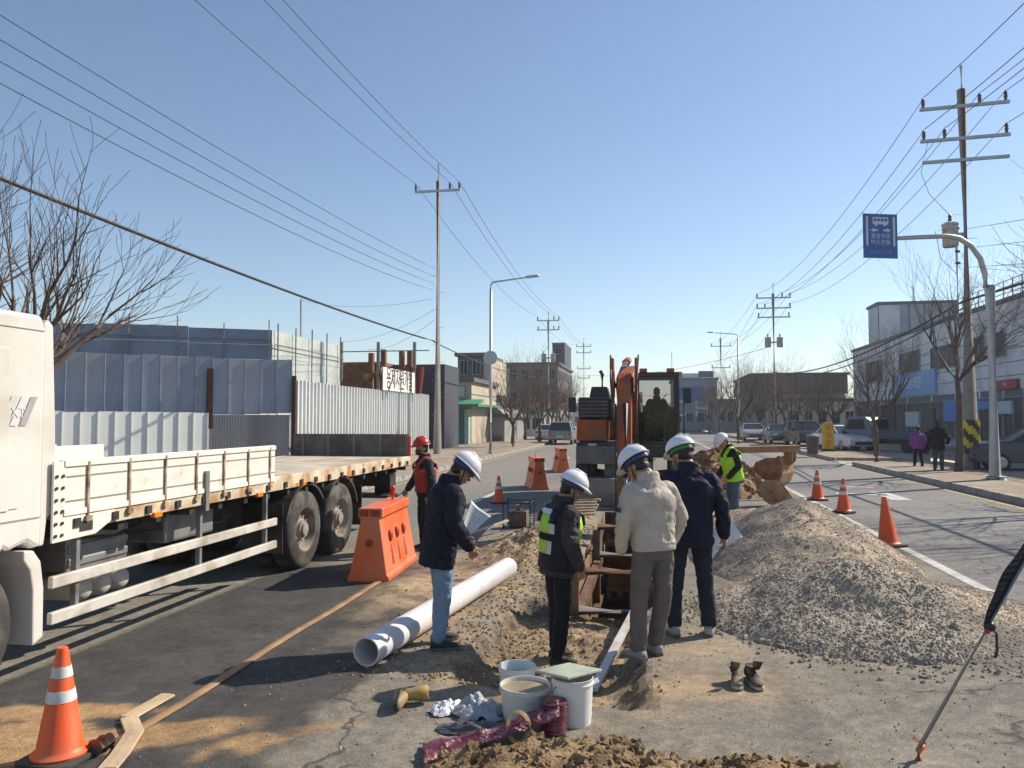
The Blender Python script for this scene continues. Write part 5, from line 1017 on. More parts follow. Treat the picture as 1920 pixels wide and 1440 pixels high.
# ---- buckets
pail = M('pail_white', (.66, .65, .60), .4, var=.08, vs=4, dirt=(.45, .38, .28), ds=6, dt=.62); pail_g = M('pail_clean', (.72, .73, .70), .35, var=.05, vs=4)
def bucket(label, p, r, h, mat, fill=None, dents=0, z=0):
    t = thing('plastic_bucket', label, 'bucket', p, random.uniform(0, 6)); pr = [(.01, .006), (r*.86, .006), (r*.87, 0), (r*.89, .0)]
    for k in range(10): pr.append((r*(.89+.1*(k+1)/10)+(.002 if k % 2 else 0), h*(k+1)/10*.86))
    pr += [(r*1.04, h*.87), (r*1.04, h*.9), (r, h*.91), (r*1.0, h*.97), (r*1.03, h*.985), (r*1.03, h), (r*.98, h), (r*.96, h*.9), (r*.86, .02), (.01, .02)]
    MB().lathe(pr, n=36).build('pail', mat, t, angle=50)
    if fill: MB().lathe([(.01, h*fill[0]), (r*.95, h*fill[0]-.004)], n=30, caps=True).build('contents', fill[1], t)
    hd = [(r*1.05*math.cos(a), r*1.05*math.sin(a)*.55-r*.0, h*.8-abs(math.sin(a))*.12*0-.10*math.sin(a)) for a in [math.pi*i/14 for i in range(15)]]
    MB().tube([(r*1.05*math.cos(a), r*1.06*math.sin(a), h*.86-.12*math.sin(a)) for a in [math.pi*i/16 for i in range(17)]], .004, 6).build('handle', galv, t)
    return t
soup = M('slurry', (.40, .31, .19), .5, var=.2, vs=8, bump=.3)
b1 = at(966, 1262, .0); bucket('white plastic bucket with clean rim standing behind the muddy one', (-.99, 5.72, -.12), .135, .24, pail_g, (.72, M('pail_water', (.62, .66, .62), .2, var=.05)))
b2_ = at(978, 1362); bucket('mud-splashed white bucket full of sandy slurry', (b2_.x, b2_.y+.16, 0), .165, .21, pail, (.9, soup))
b3_ = at(1070, 1368); b3p = Vector((b3_.x, b3_.y+.13, 0.)); bucket('tall ribbed white bucket under the pale green plate', b3p, .132, .29, pail_g)
pt_ = MB().box(-.16, .16, -.15, .15, 0, .016).build('cover_plate', M('plate_green', (.42, .47, .38), .5, var=.1, dirt=(.3, .3, .24), ds=5, dt=.62), bevel=.003); pt_.location = b3p+Vector((-.03, .04, .30)); pt_.rotation_euler = (rad(-5), rad(3), rad(52)); tag(pt_, 'pale green square plate lying on the tall bucket', 'plate')
# ---- crumpled plastic bags, burgundy sheet, wire coil
def crumple(name, label, cat, p, sx, sy, h, mat, seed, rz=0., bag=True):
    n = 34; uu, vv = np.meshgrid(np.linspace(-1, 1, n), np.linspace(-1, 1, n)); r2 = np.sqrt(uu**2+vv**2); rdg = np.abs(fbm(uu*2.2+5, vv*2.2+seed, 3, seed)-.5)*2
    z = h*np.clip(1.05-r2**2*.9, 0, 1)*(.35+.9*rdg)+.03*np.abs(fbm(uu*6, vv*6, 2, seed+3)-.5); ex_ = 1+(fbm(uu*2, vv*2, 3, seed+7)-.5)*.7
    V_ = np.stack([uu*sx*ex_, vv*sy*ex_, np.maximum(z, .003)], -1).reshape(-1, 3); idx = np.arange(n*n).reshape(n, n)
    q = np.stack([idx[:-1, :-1], idx[:-1, 1:], idx[1:, 1:], idx[1:, :-1]], -1).reshape(-1, 4); c = V_[q].mean(1); k = ((c[:, 0]/sx)**2+(c[:, 1]/sy)**2) < 1.35
    o = np_obj(name, V_, q[k], mat, True); o.location = p; o.rotation_euler = (0, 0, rz); sm = o.modifiers.new('thickness', 'SOLIDIFY'); sm.thickness = .003; o.modifiers.new('soft', 'SUBSURF').render_levels = 1; return tag(o, label, cat)
film = M('plastic_film_grey', (.36, .37, .39), .35, var=.15, vs=6, spec=.7); filmd = M('plastic_film_dark', (.07, .07, .07), .3, var=.2, vs=6, spec=.7)
q = at(895, 1345); crumple('plastic_bag', 'crumpled grey plastic bag left of the muddy bucket', 'bag', (q.x, q.y+.05, .005), .17, .16, .16, film, 3, .3)
q = at(838, 1332); crumple('plastic_bag', 'torn white plastic bag next to the yellow boot', 'bag', (q.x, q.y, .005), .13, .09, .09, M('plastic_film_white', (.56, .57, .60), .35, var=.1, spec=.7), 8, 1.)
q = at(885, 1368); crumple('plastic_bag', 'black crumpled plastic bag in front of the grey one', 'bag', (q.x, q.y, .004), .2, .1, .06, filmd, 12, .2)
bur = M('burgundy_film', (.12, .022, .04), .42, var=.4, vs=9, bump=.7, bs=28, spec=.55, dirt=(.26, .10, .15), ds=7, dt=.62)
# burgundy sheet draped from the roll down to the ground
bs0, bs1, bs2 = at(1045, 1335, .13), at(950, 1374, .05), at(793, 1416, .01)
nu_, nv_ = 46, 16; gu, gv = np.meshgrid(np.linspace(0, 1, nu_), np.linspace(-1, 1, nv_)); cr = fbm(gu*9, gv*2.2, 4, 91)-.5; cr2 = np.abs(fbm(gu*16, gv*4, 3, 97)-.5)
P0 = np.array(bs0); P1 = np.array(bs1); P2 = np.array(bs2); tt = gu[..., None]
cen = np.where(tt < .5, P0+(P1-P0)*tt*2, P1+(P2-P1)*(tt*2-1)); wdt = .085+.02*np.sin(gu*8)+.03*(gu > .85)*(gu-.85)/.15
nr = np.array((-.30, .95, 0.)); pos = cen+nr*(gv*wdt*(1+.5*cr))[..., None]; pos[..., 2] += .055*(1-gv**2)*(1-.55*gu)+.07*cr*(1-.4*np.abs(gv))+.05*cr2; pos[..., 2] = np.maximum(pos[..., 2], .006)
ii = np.arange(nu_*nv_).reshape(nv_, nu_); qq = np.stack([ii[:-1, :-1], ii[:-1, 1:], ii[1:, 1:], ii[1:, :-1]], -1).reshape(-1, 4)
o = np_obj('plastic_sheet', pos.reshape(-1, 3), qq, bur, True); o.modifiers.new('t', 'SOLIDIFY').thickness = .003; tag(o, 'crumpled burgundy plastic sheet trailing to the soil heap', 'sheet')
q = at(1036, 1378); rl = thing('tape_roll', 'burgundy roll of warning tape against the tall bucket', 'tape roll', (q.x, q.y+.05, .005)); m = MB()
for k in range(9): m.lathe([(.045, k*.021), (.083+random.uniform(-.004, .004), k*.021), (.086, k*.021+.01), (.083, k*.021+.019), (.045, k*.021+.019)], n=24)
m.build('wound_tape', bur, rl, angle=40); MB().lathe([(.035, 0), (.046, 0), (.046, .2), (.035, .2)], n=20).build('core', M('core_brown', (.22, .1, .06), .8), rl)
q = at(972, 1392); wc = thing('wire_coil', 'small coil of pale yellow cord on the soil heap', 'coil', (q.x, q.y, .09)); wc.rotation_euler = (rad(72), 0, rad(15))
for k in range(4): MB().tube([((.055+.006*k)*math.cos(a)*1.0, (.075+.006*k)*math.sin(a),   .012*k-.02) for a in [2*math.pi*i/28 for i in range(28)]], .003, 6, closed=True).build('loop', M('cord_yellow', (.62, .46, .22), .6), wc, smooth=True)
# ---- boots
def boot(parent, x, mat, sole, h=.2, lean=0., top=None):
    m = MB(); secs = [(-.09, .028, .03, .095), (-.07, .038, .0, .12), (-.02, .042, .0, .125), (.05, .045, .0, .10), (.12, .048, .0, .075), (.17, .04, .0, .055), (.195, .02, .006, .035)]
    rings = []
    for y, w, z0, z1 in secs: rings.append([(x+w*math.cos(a), y, z0+.018+(z1-z0-.018)*(.5+.5*math.sin(a))) for a in [2*math.pi*k/12 for k in range(12)]])
    m.loft(rings); b_ = m.build('foot', mat, parent, smooth=True)
    s = MB(); s.loft([[(x+w*1.08*c, y*1.03, z) for (y, w, _, _), c in [(q_, 1) for q_ in secs]]+[(x-w*1.08, y*1.03, z) for y, w, _, _ in reversed(secs)] for z in (.0, .022)]); s.build('sole', sole, b_)
    sh = MB(); rr = [(.02, .05), (.028, .08), (.036, .11), (.042, h)]; rings = []
    for w, z in [(.047, .07), (.046, .11), (.05, (h+.11)/2), (.056, h), (.050, h), (.04, .12)]: rings.append([(x+w*math.cos(a)+lean*(z-.07), -.035+w*1.15*math.sin(a), z+.008*math.sin(3*a)*(z > .15)) for a in [2*math.pi*k/16 for k in range(16)]])
    sh.loft(rings); sh.build('shaft', mat, b_, smooth=True); return b_
brn = M('boot_leather', (.06, .032, .024), .8, var=.35, vs=8, bump=.4, bs=50, dirt=(.4, .33, .22), ds=5, dt=.58); bsl = M('boot_sole_muddy', (.48, .42, .30), .85, var=.25, vs=7)
q = at(1404, 1284); bt = thing('work_boots', 'pair of muddy brown work boots left on the asphalt', 'boots', (q.x-.03, q.y+.02, .01), rad(195), None, .88); boot(bt, -.06, brn, bsl, .13, -.35); bt2 = boot(bt, .06, brn, bsl, .125, .4); bt2.rotation_euler = (0, 0, rad(-18))
for x_, y_ in ((-.09, .03), (.10, .03)): MB().loft([[(x_-.03, y_+.005, .11), (x_+.03, y_+.005, .11), (x_+.03, y_-.005, .11), (x_-.03, y_-.005, .11)], [(x_-.045, y_+.05, .185), (x_+.04, y_+.045, .20), (x_+.04, y_+.035, .20), (x_-.045, y_+.04, .185)]]).build('tongue', brn, bt, bevel=.004)
yel = M('boot_yellow', (.45, .27, .05), .6, var=.2, vs=6, dirt=(.33, .25, .15), ds=7, dt=.5)
q = at(768, 1330); yb_ = thing('rubber_boot', 'yellow rubber boot lying on its side by the bags', 'boot', (q.x-.12, q.y+.05, .05), 0., None, .84); yb_.rotation_euler = (0, rad(-84), rad(196)); boot(yb_, 0, yel, M('sole_black', (.03, .03, .03), .7), .27)
# ---- batten, timber strips, wire cage by the trench
wood = M('pale_batten', (.55, .46, .36), .8, var=.15, vs=6, bump=.2, bs=60, dirt=(.4, .3, .2), ds=4, dt=.6); whb = M('staff_white', (.66, .62, .58), .5, var=.08, dirt=(.5, .42, .33), ds=6, dt=.6)
p0, p1 = Vector((-.46, 6.15, gz(-.46, 6.15)+.03)), Vector((-.04, 8.75, .12))
w_ = MB().bar((0, 0, 0), p1-p0, .07, .03).build('batten', whb); w_.location = p0; tag(w_, 'long pale measuring batten slanting into the trench', 'batten')
for k, ((xa_, ya_), (xb_, yb__)) in enumerate((((880, 1000), (952, 976)),)):
    p0, p1 = at(xa_, ya_, .12), at(xb_, yb__, .2); w_ = MB().bar((0, 0, 0), p1-p0, .05, .025).build('batten', wood); w_.location = p0; tag(w_, 'thin timber strip lying across the tan soil mound', 'batten')
for k in range(6):
    v_ = 14.6+k*.33; w_ = MB().box(-.55, .55, -.06, .06, 0, .04).build('timber_board', M('board_tan', (.40, .31, .20), .85, var=.25, vs=6, bump=.3)); w_.location = (-1.62+random.uniform(-.05, .05), v_+.1, .10+.02*k); w_.rotation_euler = (0, rad(-3), random.uniform(-.06, .06)); tag(w_, 'tan timber board in the walkway laid beside the trench', 'board', 'walkway boards')
q = at(978, 985, .0); cg_ = thing('wire_cage', 'small black wire cage holding an earth-covered pump', 'cage', (q.x, q.y-.3, gz(q.x, q.y-.3)))
for x in (-.24, .24):
    for y in (-.24, .24): MB().tube([(x, y, 0), (x, y, .5)], .014, 6).build('upright', blackm, cg_)
for z in (.04, .46):
    MB().tube([(-.24, -.24, z), (.24, -.24, z), (.24, .24, z), (-.24, .24, z)], .011, 6, closed=True).build('ring', blackm, cg_)
for k in range(4): x = -.16+.11*k; MB().tube([(x, -.24, .04), (x, -.24, .46)], .006, 5).build('bar', blackm, cg_)
m = MB(); m.box(-.16, .16, -.15, .15, .02, .3); m.cyl((0, 0, .3), (0, 0, .4), .07, n=14); m.tube([(0, 0, .38), (.08, 0, .44), (.2, .05, .42)], .03, 8); m.build('pump', M('pump_mud', (.22, .15, .08), .9, var=.4, vs=9, bump=.8, bs=20, dirt=(.1, .09, .08), ds=7, dt=.5), cg_, bevel=.05)
# ---- trench shoring frame
wale = M('shoring_brown', (.12, .06, .034), .7, .1, var=.25, vs=4, bump=.2, bs=30, dirt=(.24, .155, .09), ds=3, dt=.58); tan_pl = M('shoring_sheet', (.22, .14, .075), .75, var=.2, vs=2.5, bump=.2, dirt=(.24, .13, .06), ds=2.5, dt=.58, streak=True)
sh_ = thing('trench_shoring', 'brown steel shoring box standing in the trench', 'shoring', (0, 8.3, 0))
x0, x1 = HU0+.05, HU1-.05
for k in range(10):
    if k % 1 == 0: MB().box(x0-.02, x0+.02, k*.42, k*.42+.405, TB+.02, .30 if k < 1 else -.06).build('sheet_plank', tan_pl, sh_); MB().box(x1-.02, x1+.02, k*.42, k*.42+.405, TB+.02, .10 if k < 1 else -.08).build('sheet_plank', tan_pl, sh_)
for y in (.12, 3.6):
    for x in (x0+.08, x1-.08): MB().box(x-.055, x+.055, y-.055, y+.055, TB+.02, .62 if (y < 1 and x < 0) else .25).build('post', wale, sh_, bevel=.008)
    for z, mt in ((.30, wale), (-.12, MATS['tank_grey']), (-.36, wale)): MB().tube([(x0+.10, y, z), (x1-.1, y, z)], .055, 10).build('strut', mt, sh_, angle=40)
for z in (-.25, -.9):
    for x in (x0+.1, x1-.1): MB().box(x-.05, x+.05, -.02, 4.1, z-.06, z+.06).build('waler', wale, sh_)
p_ = MB(); p_.tube([(0, .8, -.02), (0, 1.4, .02)], .045, 8)
for k in range(8):   # weeds in the trench mouth
    pass
# long rusty beam and plank behind the man in the lime vest
bm_ = MB().bar((0, 0, 0), (2.1, .3, .05), .34, .17).build('steel_beam', M('beam_rust_light', (.36, .20, .10), .8, var=.3, vs=4, bump=.3), bevel=.02)
pc = atv(1345, 840, 21.); bm_.location = (pc.x, 21., 1.12); tag(bm_, 'rust brown steel beam lying across the spoil heap', 'beam')
# leaning tape pole in the right foreground
p0 = at(1716, 1440, -.0); p0 = at(1722, 1418, 0.02); p1r = ray(1985, 935)
q = Vector((0, 0, CAMH))+p1r*4.5/p1r.y*1.0
tp = thing('tape_pole', 'thin grey pole leaning in from the kerb with black tape tied on', 'pole', p0); pe = q-p0
pe = Vector((atv(1960, 985, 5.15)-p0))
MB().tube([(0, 0, .04), pe, pe*1.5], .0125, 10).build('rod', M('rod_grey', (.35, .36, .37), .4, .5, var=.1), tp, smooth=True)
MB().tube([(0, 0, -.02), (0, 0, .03), pe*.045], [.02, .018, .016], 8).build('tip', bo, tp, smooth=True); MB().tube([pe*.05, pe*.05+Vector((-.06, .0, .03))], [.014, .005], 6).build('tip_hook', bo, tp)
tm_ = M('tape_black', (.02, .02, .022), .5, var=.2)
m = MB(); K = 18; ra, rb = [], []
sdv = Vector((math.cos(YAW), math.sin(YAW), 0))
for i in range(K+1):
    t_ = .56+.5*i/K; c = pe*t_; off = .03+.05*math.sin(math.pi*min(1, i/K*1.15)); ra.append(c-sdv*.008); rb.append(c-sdv*(.012+off)+Vector((0, .01*math.sin(i), 0)))
for i in range(K): m.quad(ra[i], ra[i+1], rb[i+1], rb[i])
o = m.build('tape', tm_, tp, smooth=True, fix=False); o.modifiers.new('t', 'SOLIDIFY').thickness = .003
MB().ball(pe*.55, (.035, .03, .03), 10, 6).build('knot', tm_, tp, smooth=True); MB().tube([pe*.55+Vector((.01, -.01, -.01)), pe*.55+sdv*.035+Vector((0, -.01, -.04)), pe*.55+sdv*.035+Vector((0, -.01, -.14)), pe*.55+sdv*.02+Vector((0, -.01, -.18))], .008, 6).build('tape_end', tm_, tp, smooth=True)
MB().ball(pe*.53, (.018, .018, .018), 8, 6).build('red_tag', redl, tp, smooth=True)
# ================================================================ PEOPLE
skin = M('skin', (.36, .20, .13), .5, var=.08, vs=12, spec=.4); skin_glove = M('work_glove', (.55, .50, .40), .8, var=.15, vs=12, bump=.3)
hair_m = M('hair_black', (.012, .010, .009), .55, var=.3, vs=30); eye_m = M('eye_dark', (.02, .015, .012), .2, var=0); lip_m = M('lips', (.28, .10, .08), .5, var=.05)
helm_w = M('helmet_white', (.72, .72, .76), .28, var=.02, spec=.6); helm_r = M('helmet_red', (.42, .02, .025), .3, var=.03, spec=.6); strap_b = M('helmet_band_blue', (.02, .05, .16), .5, var=.1); strap_g = M('helmet_band_green', (.03, .17, .08), .5, var=.1)
TEX = bpy.data.textures.new('cloth_folds', 'CLOUDS'); TEX.noise_scale = .11; TEX.noise_depth = 2
TEX2 = bpy.data.textures.new('cloth_creases', 'MARBLE'); TEX2.noise_scale = .11; TEX2.noise_depth = 2; TEX2.turbulence = 12; TEX2.marble_type = 'SHARP'
def cloth(name, col, r=.85, b=.9): return M(name, col, r, var=.12, vs=9, bump=b, bs=16, spec=.25)
def remesh(o, vox, fold=0., it=5, crease=0.):
    m = o.modifiers.new('remesh', 'REMESH'); m.mode = 'VOXEL'; m.voxel_size = vox; m.use_smooth_shade = True
    s = o.modifiers.new('smooth', 'SMOOTH'); s.factor = .6; s.iterations = it
    if fold:
        d = o.modifiers.new('folds', 'DISPLACE'); d.texture = TEX; d.strength = fold*.75; d.mid_level = .5; d.texture_coords = 'LOCAL'
        d = o.modifiers.new('creases', 'DISPLACE'); d.texture = TEX2; d.strength = fold*1.0; d.mid_level = .5; d.texture_coords = 'LOCAL'
    return o
TOR = [(.80, .175, .125), (.90, .180, .130), (1.0, .172, .125), (1.10, .178, .128), (1.20, .190, .135), (1.30, .192, .138), (1.35, .180, .128), (1.395, .155, .112), (1.435, .115, .095), (1.465, .085, .085), (1.50, .070, .075)]
def tor(z, k=1.):
    for (z0, a0, b0), (z1, a1, b1) in zip(TOR[:-1], TOR[1:]):
        if z <= z1: t = max(0, (z-z0)/(z1-z0)); return (a0+(a1-a0)*t)*k, (b0+(b1-b0)*t)*k
    return TOR[-1][1]*k, TOR[-1][2]*k
def ring(z, rx, ry, yo=0., n=28, e=2.5, f=None):
    out = []
    for k in range(n):
        a = 2*math.pi*k/n; c, s = math.cos(a), math.sin(a); p = Vector((rx*math.copysign(abs(c)**(2/e), c), yo+ry*math.copysign(abs(s)**(2/e), s), z)); out.append(f(p) if f else p)
    return out
def limb(m, pts, rs, n=14, sub=5):
    """one closed tapered tube through the joints, rounded at both ends"""
    P = [Vector(p) for p in pts]; Q, R = [], []
    for i in range(len(P)-1):
        a = P[max(0, i-1)] if i else P[0]*2-P[1]; d = P[i+2] if i+2 < len(P) else P[-1]*2-P[-2]; b, c = P[i], P[i+1]
        for k in range(sub):
            t = k/sub; lin = b.lerp(c, t); cr = .5*((2*b)+(c-a)*t+(2*a-5*b+4*c-d)*t*t+(3*b-3*c+d-a)*t**3); Q.append(lin.lerp(cr, .55)); R.append(rs[i]+(rs[i+1]-rs[i])*t)
    Q.append(P[-1]); R.append(rs[-1]); d0 = (Q[0]-Q[1]).normalized(); d1 = (Q[-1]-Q[-2]).normalized()
    pre = [(Q[0]+d0*R[0]*math.sin(a), R[0]*math.cos(a)) for a in (1.45, 1.05, .6, .25)]; post = [(Q[-1]+d1*R[-1]*math.sin(a), R[-1]*math.cos(a)) for a in (.25, .6, 1.05, 1.45)]
    m.tube([p for p, _ in pre]+Q+[p for p, _ in post], [r for _, r in pre]+R+[r for _, r in post], n)
def capsule(m, p, q, r0, r1, n=12): limb(m, [p, q], [r0, r1], n, 2)
def person(label, loc, face, scale=.97, lean=0., head=(0, 0, 0), arms=None, legs=None, jacket=None, trousers=None, shoes=None, helmet=None, band=None, hem=.82, fit=1.06, vest=None, hair=True, gloves=None, brim=True, mask=None, sleeve_r=1., hands=('hang', 'hang'), fold=.022, fine=True, waist=None, twist=0., seated=False):
    t = thing('person', label, 'person', loc, face-rad(90), None, scale)
    piv = Vector((0, 0, .93)); RL = Matrix.Translation(piv) @ Matrix.Rotation(twist, 4, 'Z') @ Matrix.Rotation(-lean, 4, 'X') @ Matrix.Translation(-piv)
    U_ = lambda p: RL @ Vector(p)
    nk = Vector((0, .005, 1.49)); RH = RL @ Matrix.Translation(nk) @ Matrix.Rotation(head[1], 4, 'Z') @ Matrix.Rotation(-head[0], 4, 'X') @ Matrix.Rotation(head[2], 4, 'Y') @ Matrix.Translation((0, .03, .135))
    A = {-1: ((-.255, -.02, 1.14), (-.265, .05, .90)), 1: ((.255, -.02, 1.14), (.265, .05, .90))}
    if arms: A.update(arms)
    Lg = {-1: ((-.10, .02, .49), (-.11, -.02, .08), 0.1), 1: ((.10, .02, .49), (.11, -.02, .08), -.1)}
    if legs: Lg.update(legs)
    hx = {s: Vector((s*.088, 0, .90)) for s in (-1, 1)}; sh = {s: U_((s*.178, -.005, 1.372)) for s in (-1, 1)}
    el = {s: U_(A[s][0]) for s in (-1, 1)}; wr = {s: U_(A[s][1]) for s in (-1, 1)}
    # ---- body: one continuous skin
    b = MB()
    b.loft([ring(z, *(q*.82 for q in tor(z)), f=U_, n=20) for z in (.84, .95, 1.1, 1.25, 1.38, 1.43)])
    for s in (-1, 1):
        limb(b, [hx[s], Lg[s][0], Lg[s][1]], [.075, .05, .036], 10); limb(b, [sh[s], el[s], wr[s]], [.045, .037, .027], 10)
        an = Vector(Lg[s][1]); fa = Lg[s][2]; fd = Vector((-math.sin(fa)*1, math.cos(fa), 0)); capsule(b, an-Vector((0, 0, .03)), an+fd*.12-Vector((0, 0, .045)), .034, .025, 8)
    capsule(b, U_((0, -.005, 1.40)), U_((0, .01, 1.52)), .062, .056, 12)
    i0 = len(b.v); b.ball((0, -.005, .03), (.078, .098, .105), 20, 14); b.ball((0, .022, -.06), (.060, .070, .062), 16, 10); b.ball((0, .062, -.10), (.026, .022, .02), 10, 6)
    b.tube([(0, .088, .012), (0, .112, -.028)], [.008, .014], 8); b.ball((0, .105, -.03), (.017, .014, .012), 8, 6); b.ball((0, .086, .022), (.05, .014, .012), 12, 6)
    for s in (-1, 1): b.ball((s*.079, -.005, -.018), (.011, .022, .033), 10, 8); b.ball((s*.04, .07, -.03), (.022, .022, .02), 8, 6)
    b.ball((0, .088, -.066), (.024, .012, .012), 8, 6)
    b.xf(RH, i0)
    # ---- hands with five fingers
    for s in (-1, 1):
        mode = hands[0 if s < 0 else 1]
        if mode == 'pocket': continue
        d = (wr[s]-el[s]).normalized(); side = Vector((0, 1, 0)); 
        if abs(d.dot(side)) > .8: side = Vector((0, 0, 1))
        fwd = (side-d*side.dot(d)).normalized(); inn = d.cross(fwd).normalized(); inn = inn if inn.x*s < 0 else -inn
        c = wr[s]+d*.05
        for j in range(5): b.ball(c+fwd*(-.03+.015*j)+d*.01, (.017, .017, .042), 8, 6) if abs(d.z) > .6 else b.ball(c+fwd*(-.03+.015*j)+d*.01, (.02, .03, .02), 8, 6)
        capsule(b, wr[s]-d*.02, c, .026, .03, 8)
        curl = {'hang': .5, 'hold': 1.15, 'fist': 1.6}.get(mode, .5)
        for j, ln in enumerate((.068, .08, .075, .058)):
            p = c+d*.03+fwd*(.031-.0205*j); a = .15; ch = [p.copy(), p+d*.02]; p = ch[-1]
            for seg in range(3): a += curl*.55; p = p+(d*math.cos(a)+inn*math.sin(a))*ln*(.42 if seg == 0 else .3); ch.append(p)
            limb(b, ch, [.0098, .0096, .009, .0085, .0075], 7, 2)
        p = c+fwd*.02-d*.02; p1_ = c+fwd*.036-d*.005; q = p1_+(fwd*.6+d*.65+inn*.35).normalized()*.036; q2 = q+(d*.9+inn*.45-fwd*.05).normalized()*.03; limb(b, [p, p1_, q, q2], [.013, .012, .0105, .009], 7, 2)
    body = remesh(b.build('body', skin if not gloves else [skin], t), .0075 if fine else .014, it=2)
    # ---- face
    for s in (-1, 1): MB().ball((s*.031, .083, .004), (.0125, .006, .0055), 10, 6).xf(RH).build('eye', eye_m, t, smooth=True)
    MB().ball((0, .101, -.064), (.02, .004, .005), 10, 6).xf(RH).build('mouth', lip_m, t, smooth=True)
    if mask: MB().loft([[(x*.068*k, y0+.05+.055*(1-x*x), z) for x in [-1+i/6 for i in range(13)]]+[(x*.06*k, y0+.035+.05*(1-x*x), z) for x in [1-i/6 for i in range(13)]] for z, k, y0 in ((-.10, .85, .005), (-.06, 1.05, .012), (-.02, 1.08, .01))]).xf(RH).build('face_mask', mask, t, smooth=True)
    if hair:
        h = MB(); h.ball((0, -.022, .03), (.084, .095, .108), 18, 12); h.ball((0, -.06, -.03), (.066, .045, .06), 14, 8); h.xf(RH); h.build('hair', hair_m, t, smooth=True)
    if helmet:
        h = MB(); n = 32; rings = []
        for k in range(9):
            a = math.pi/2*k/8; rings.append([((.122*math.cos(a)+.004)*math.cos(x), (.142*math.cos(a)+.004)*math.sin(x)-.004, .062+.118*math.sin(a)) for x in [2*math.pi*i/n for i in range(n)]])
        h.loft(rings); 
        br = [[(.124*f*math.cos(x), (.142*f+(.05 if f > 1.01 else .0)*max(0, math.sin(x))**1.5)*math.sin(x)-.004, z-(.018 if f > 1.01 else 0)*max(0, math.sin(x))) for x in [2*math.pi*i/n for i in range(n)]] for f, z in ((1., .068), (1.09, .058), (1.09, .05), (.96, .055))]
        h.loft(br, False); ho_ = h.xf(RH).build('helmet', helmet, t, smooth=True)
        MB().tube([(0, -.142+.004, .07), (0, -.11, .14), (0, -.03, .186), (0, .06, .176), (0, .125, .11)], [.01, .013, .014, .013, .01], 8).xf(RH).build('helmet_ridge', helmet, ho_, smooth=True)
        if band:
            bb = MB(); bb.loft([[(.108*math.cos(x), .124*math.sin(x)-.008, z) for x in [2*math.pi*i/24 for i in range(24)]] for z in (.012, .058)], False); bb.xf(RH); bo_ = bb.build('head_band', band, t, smooth=True, fix=False); bo_.modifiers.new('t', 'SOLIDIFY').thickness = .006
            MB().ball((0, -.13, .035), (.022, .012, .02), 10, 6).xf(RH).build('ratchet_knob', helm_w, bo_, smooth=True)
            MB().tube([(-.088, -.02, .03), (-.082, .03, -.06), (-.03, .055, -.118), (.03, .055, -.118), (.082, .03, -.06), (.088, -.02, .03)], .006, 6).xf(RH).build('chin_strap', exd, ho_, smooth=True)
    # ---- trousers
    if trousers:
        m = MB(); m.loft([ring(z, .155*k, .118*k) for z, k in ((.82, .95), (.88, 1.06), (.94, 1.06), (1.0, 1.02), (1.04, .98))])
        for s in (-1, 1):
            k_ = Vector(Lg[s][0]); a_ = Vector(Lg[s][1]); limb(m, [hx[s]+Vector((0, 0, .0)), hx[s].lerp(k_, .5), k_, k_.lerp(a_, .5), a_+Vector((0, 0, .035))], [.095, .086, .072, .068, .066], 16)
        remesh(m.build('trousers', trousers, t), .012, fold*.6, 4)
    # ---- shoes
    if shoes:
        for s in (-1, 1):
            a_ = Vector(Lg[s][1]); fa = Lg[s][2]; m = MB(); Rz = Matrix.Translation((a_.x, a_.y, a_.z-.08)) @ Matrix.Rotation(fa, 4, 'Z')
            secs = [(-.075, .03, .06), (-.06, .038, .085), (-.01, .042, .10), (.05, .044, .085), (.11, .048, .062), (.155, .042, .05), (.18, .022, .034)]
            m.loft([[(w*math.copysign(abs(math.cos(a))**.7, math.cos(a)), y, h/2+h/2*math.copysign(abs(math.sin(a))**.7, math.sin(a))) for a in [2*math.pi*k/14 for k in range(14)]] for y, w, h in secs]); m.xf(Rz); so_ = m.build('shoe', shoes, t, smooth=True)
            sm_ = MB(); sm_.loft([[(w*1.06, y*1.02, z) for y, w, h in secs]+[(-w*1.06, y*1.02, z) for y, w, h in reversed(secs)] for z in (0, .022)]); sm_.xf(Rz).build('sole', M('shoe_sole', (.12, .11, .1), .8), so_)
    # ---- jacket
    if jacket:
        m = MB(); zs_ = [hem+(1.30-hem)*i/7 for i in range(8)]+[1.36, 1.41, 1.45, 1.49, 1.525]
        rg = []
        for z in zs_:
            rx, ry = tor(max(.80, min(1.5, z)), fit if z < 1.4 else 1.03)
            if z > 1.43: rx, ry = max(rx, .085), max(ry, .085)
            if waist and z < hem+.07: rx, ry = rx*waist, ry*waist
            rg.append(ring(z, rx, ry, -.004, f=U_))
        m.loft(rg)
        for s in (-1, 1):
            r_ = sleeve_r; limb(m, [sh[s]+(sh[-s]-sh[s])*.12, sh[s], sh[s].lerp(el[s], .5), el[s], el[s].lerp(wr[s], .6), el[s].lerp(wr[s], .93)], [.070*r_, .079*r_, .071*r_, .063*r_, .056*r_, .048*r_], 16)
        jo = remesh(m.build('jacket', jacket, t), .011, fold*.75, 4)
        c_r = [ring(z, rx, ry, yo, f=U_) for z, rx, ry, yo in ((1.455, .098, .092, -.004), (1.50, .088, .086, .0), (1.535, .084, .086, .006), (1.535, .074, .076, .006), (1.47, .07, .07, 0))]
        MB().loft(c_r, False).build('collar', jacket, jo, smooth=True)
        if waist: MB().loft([ring(z, *(q*fit*k for q in tor(z)), -.004, f=U_) for z, k in ((hem-.045, .90), (hem-.035, .94), (hem+.02, .95), (hem+.03, .92))]).build('ribbed_hem', jacket, jo, smooth=True)
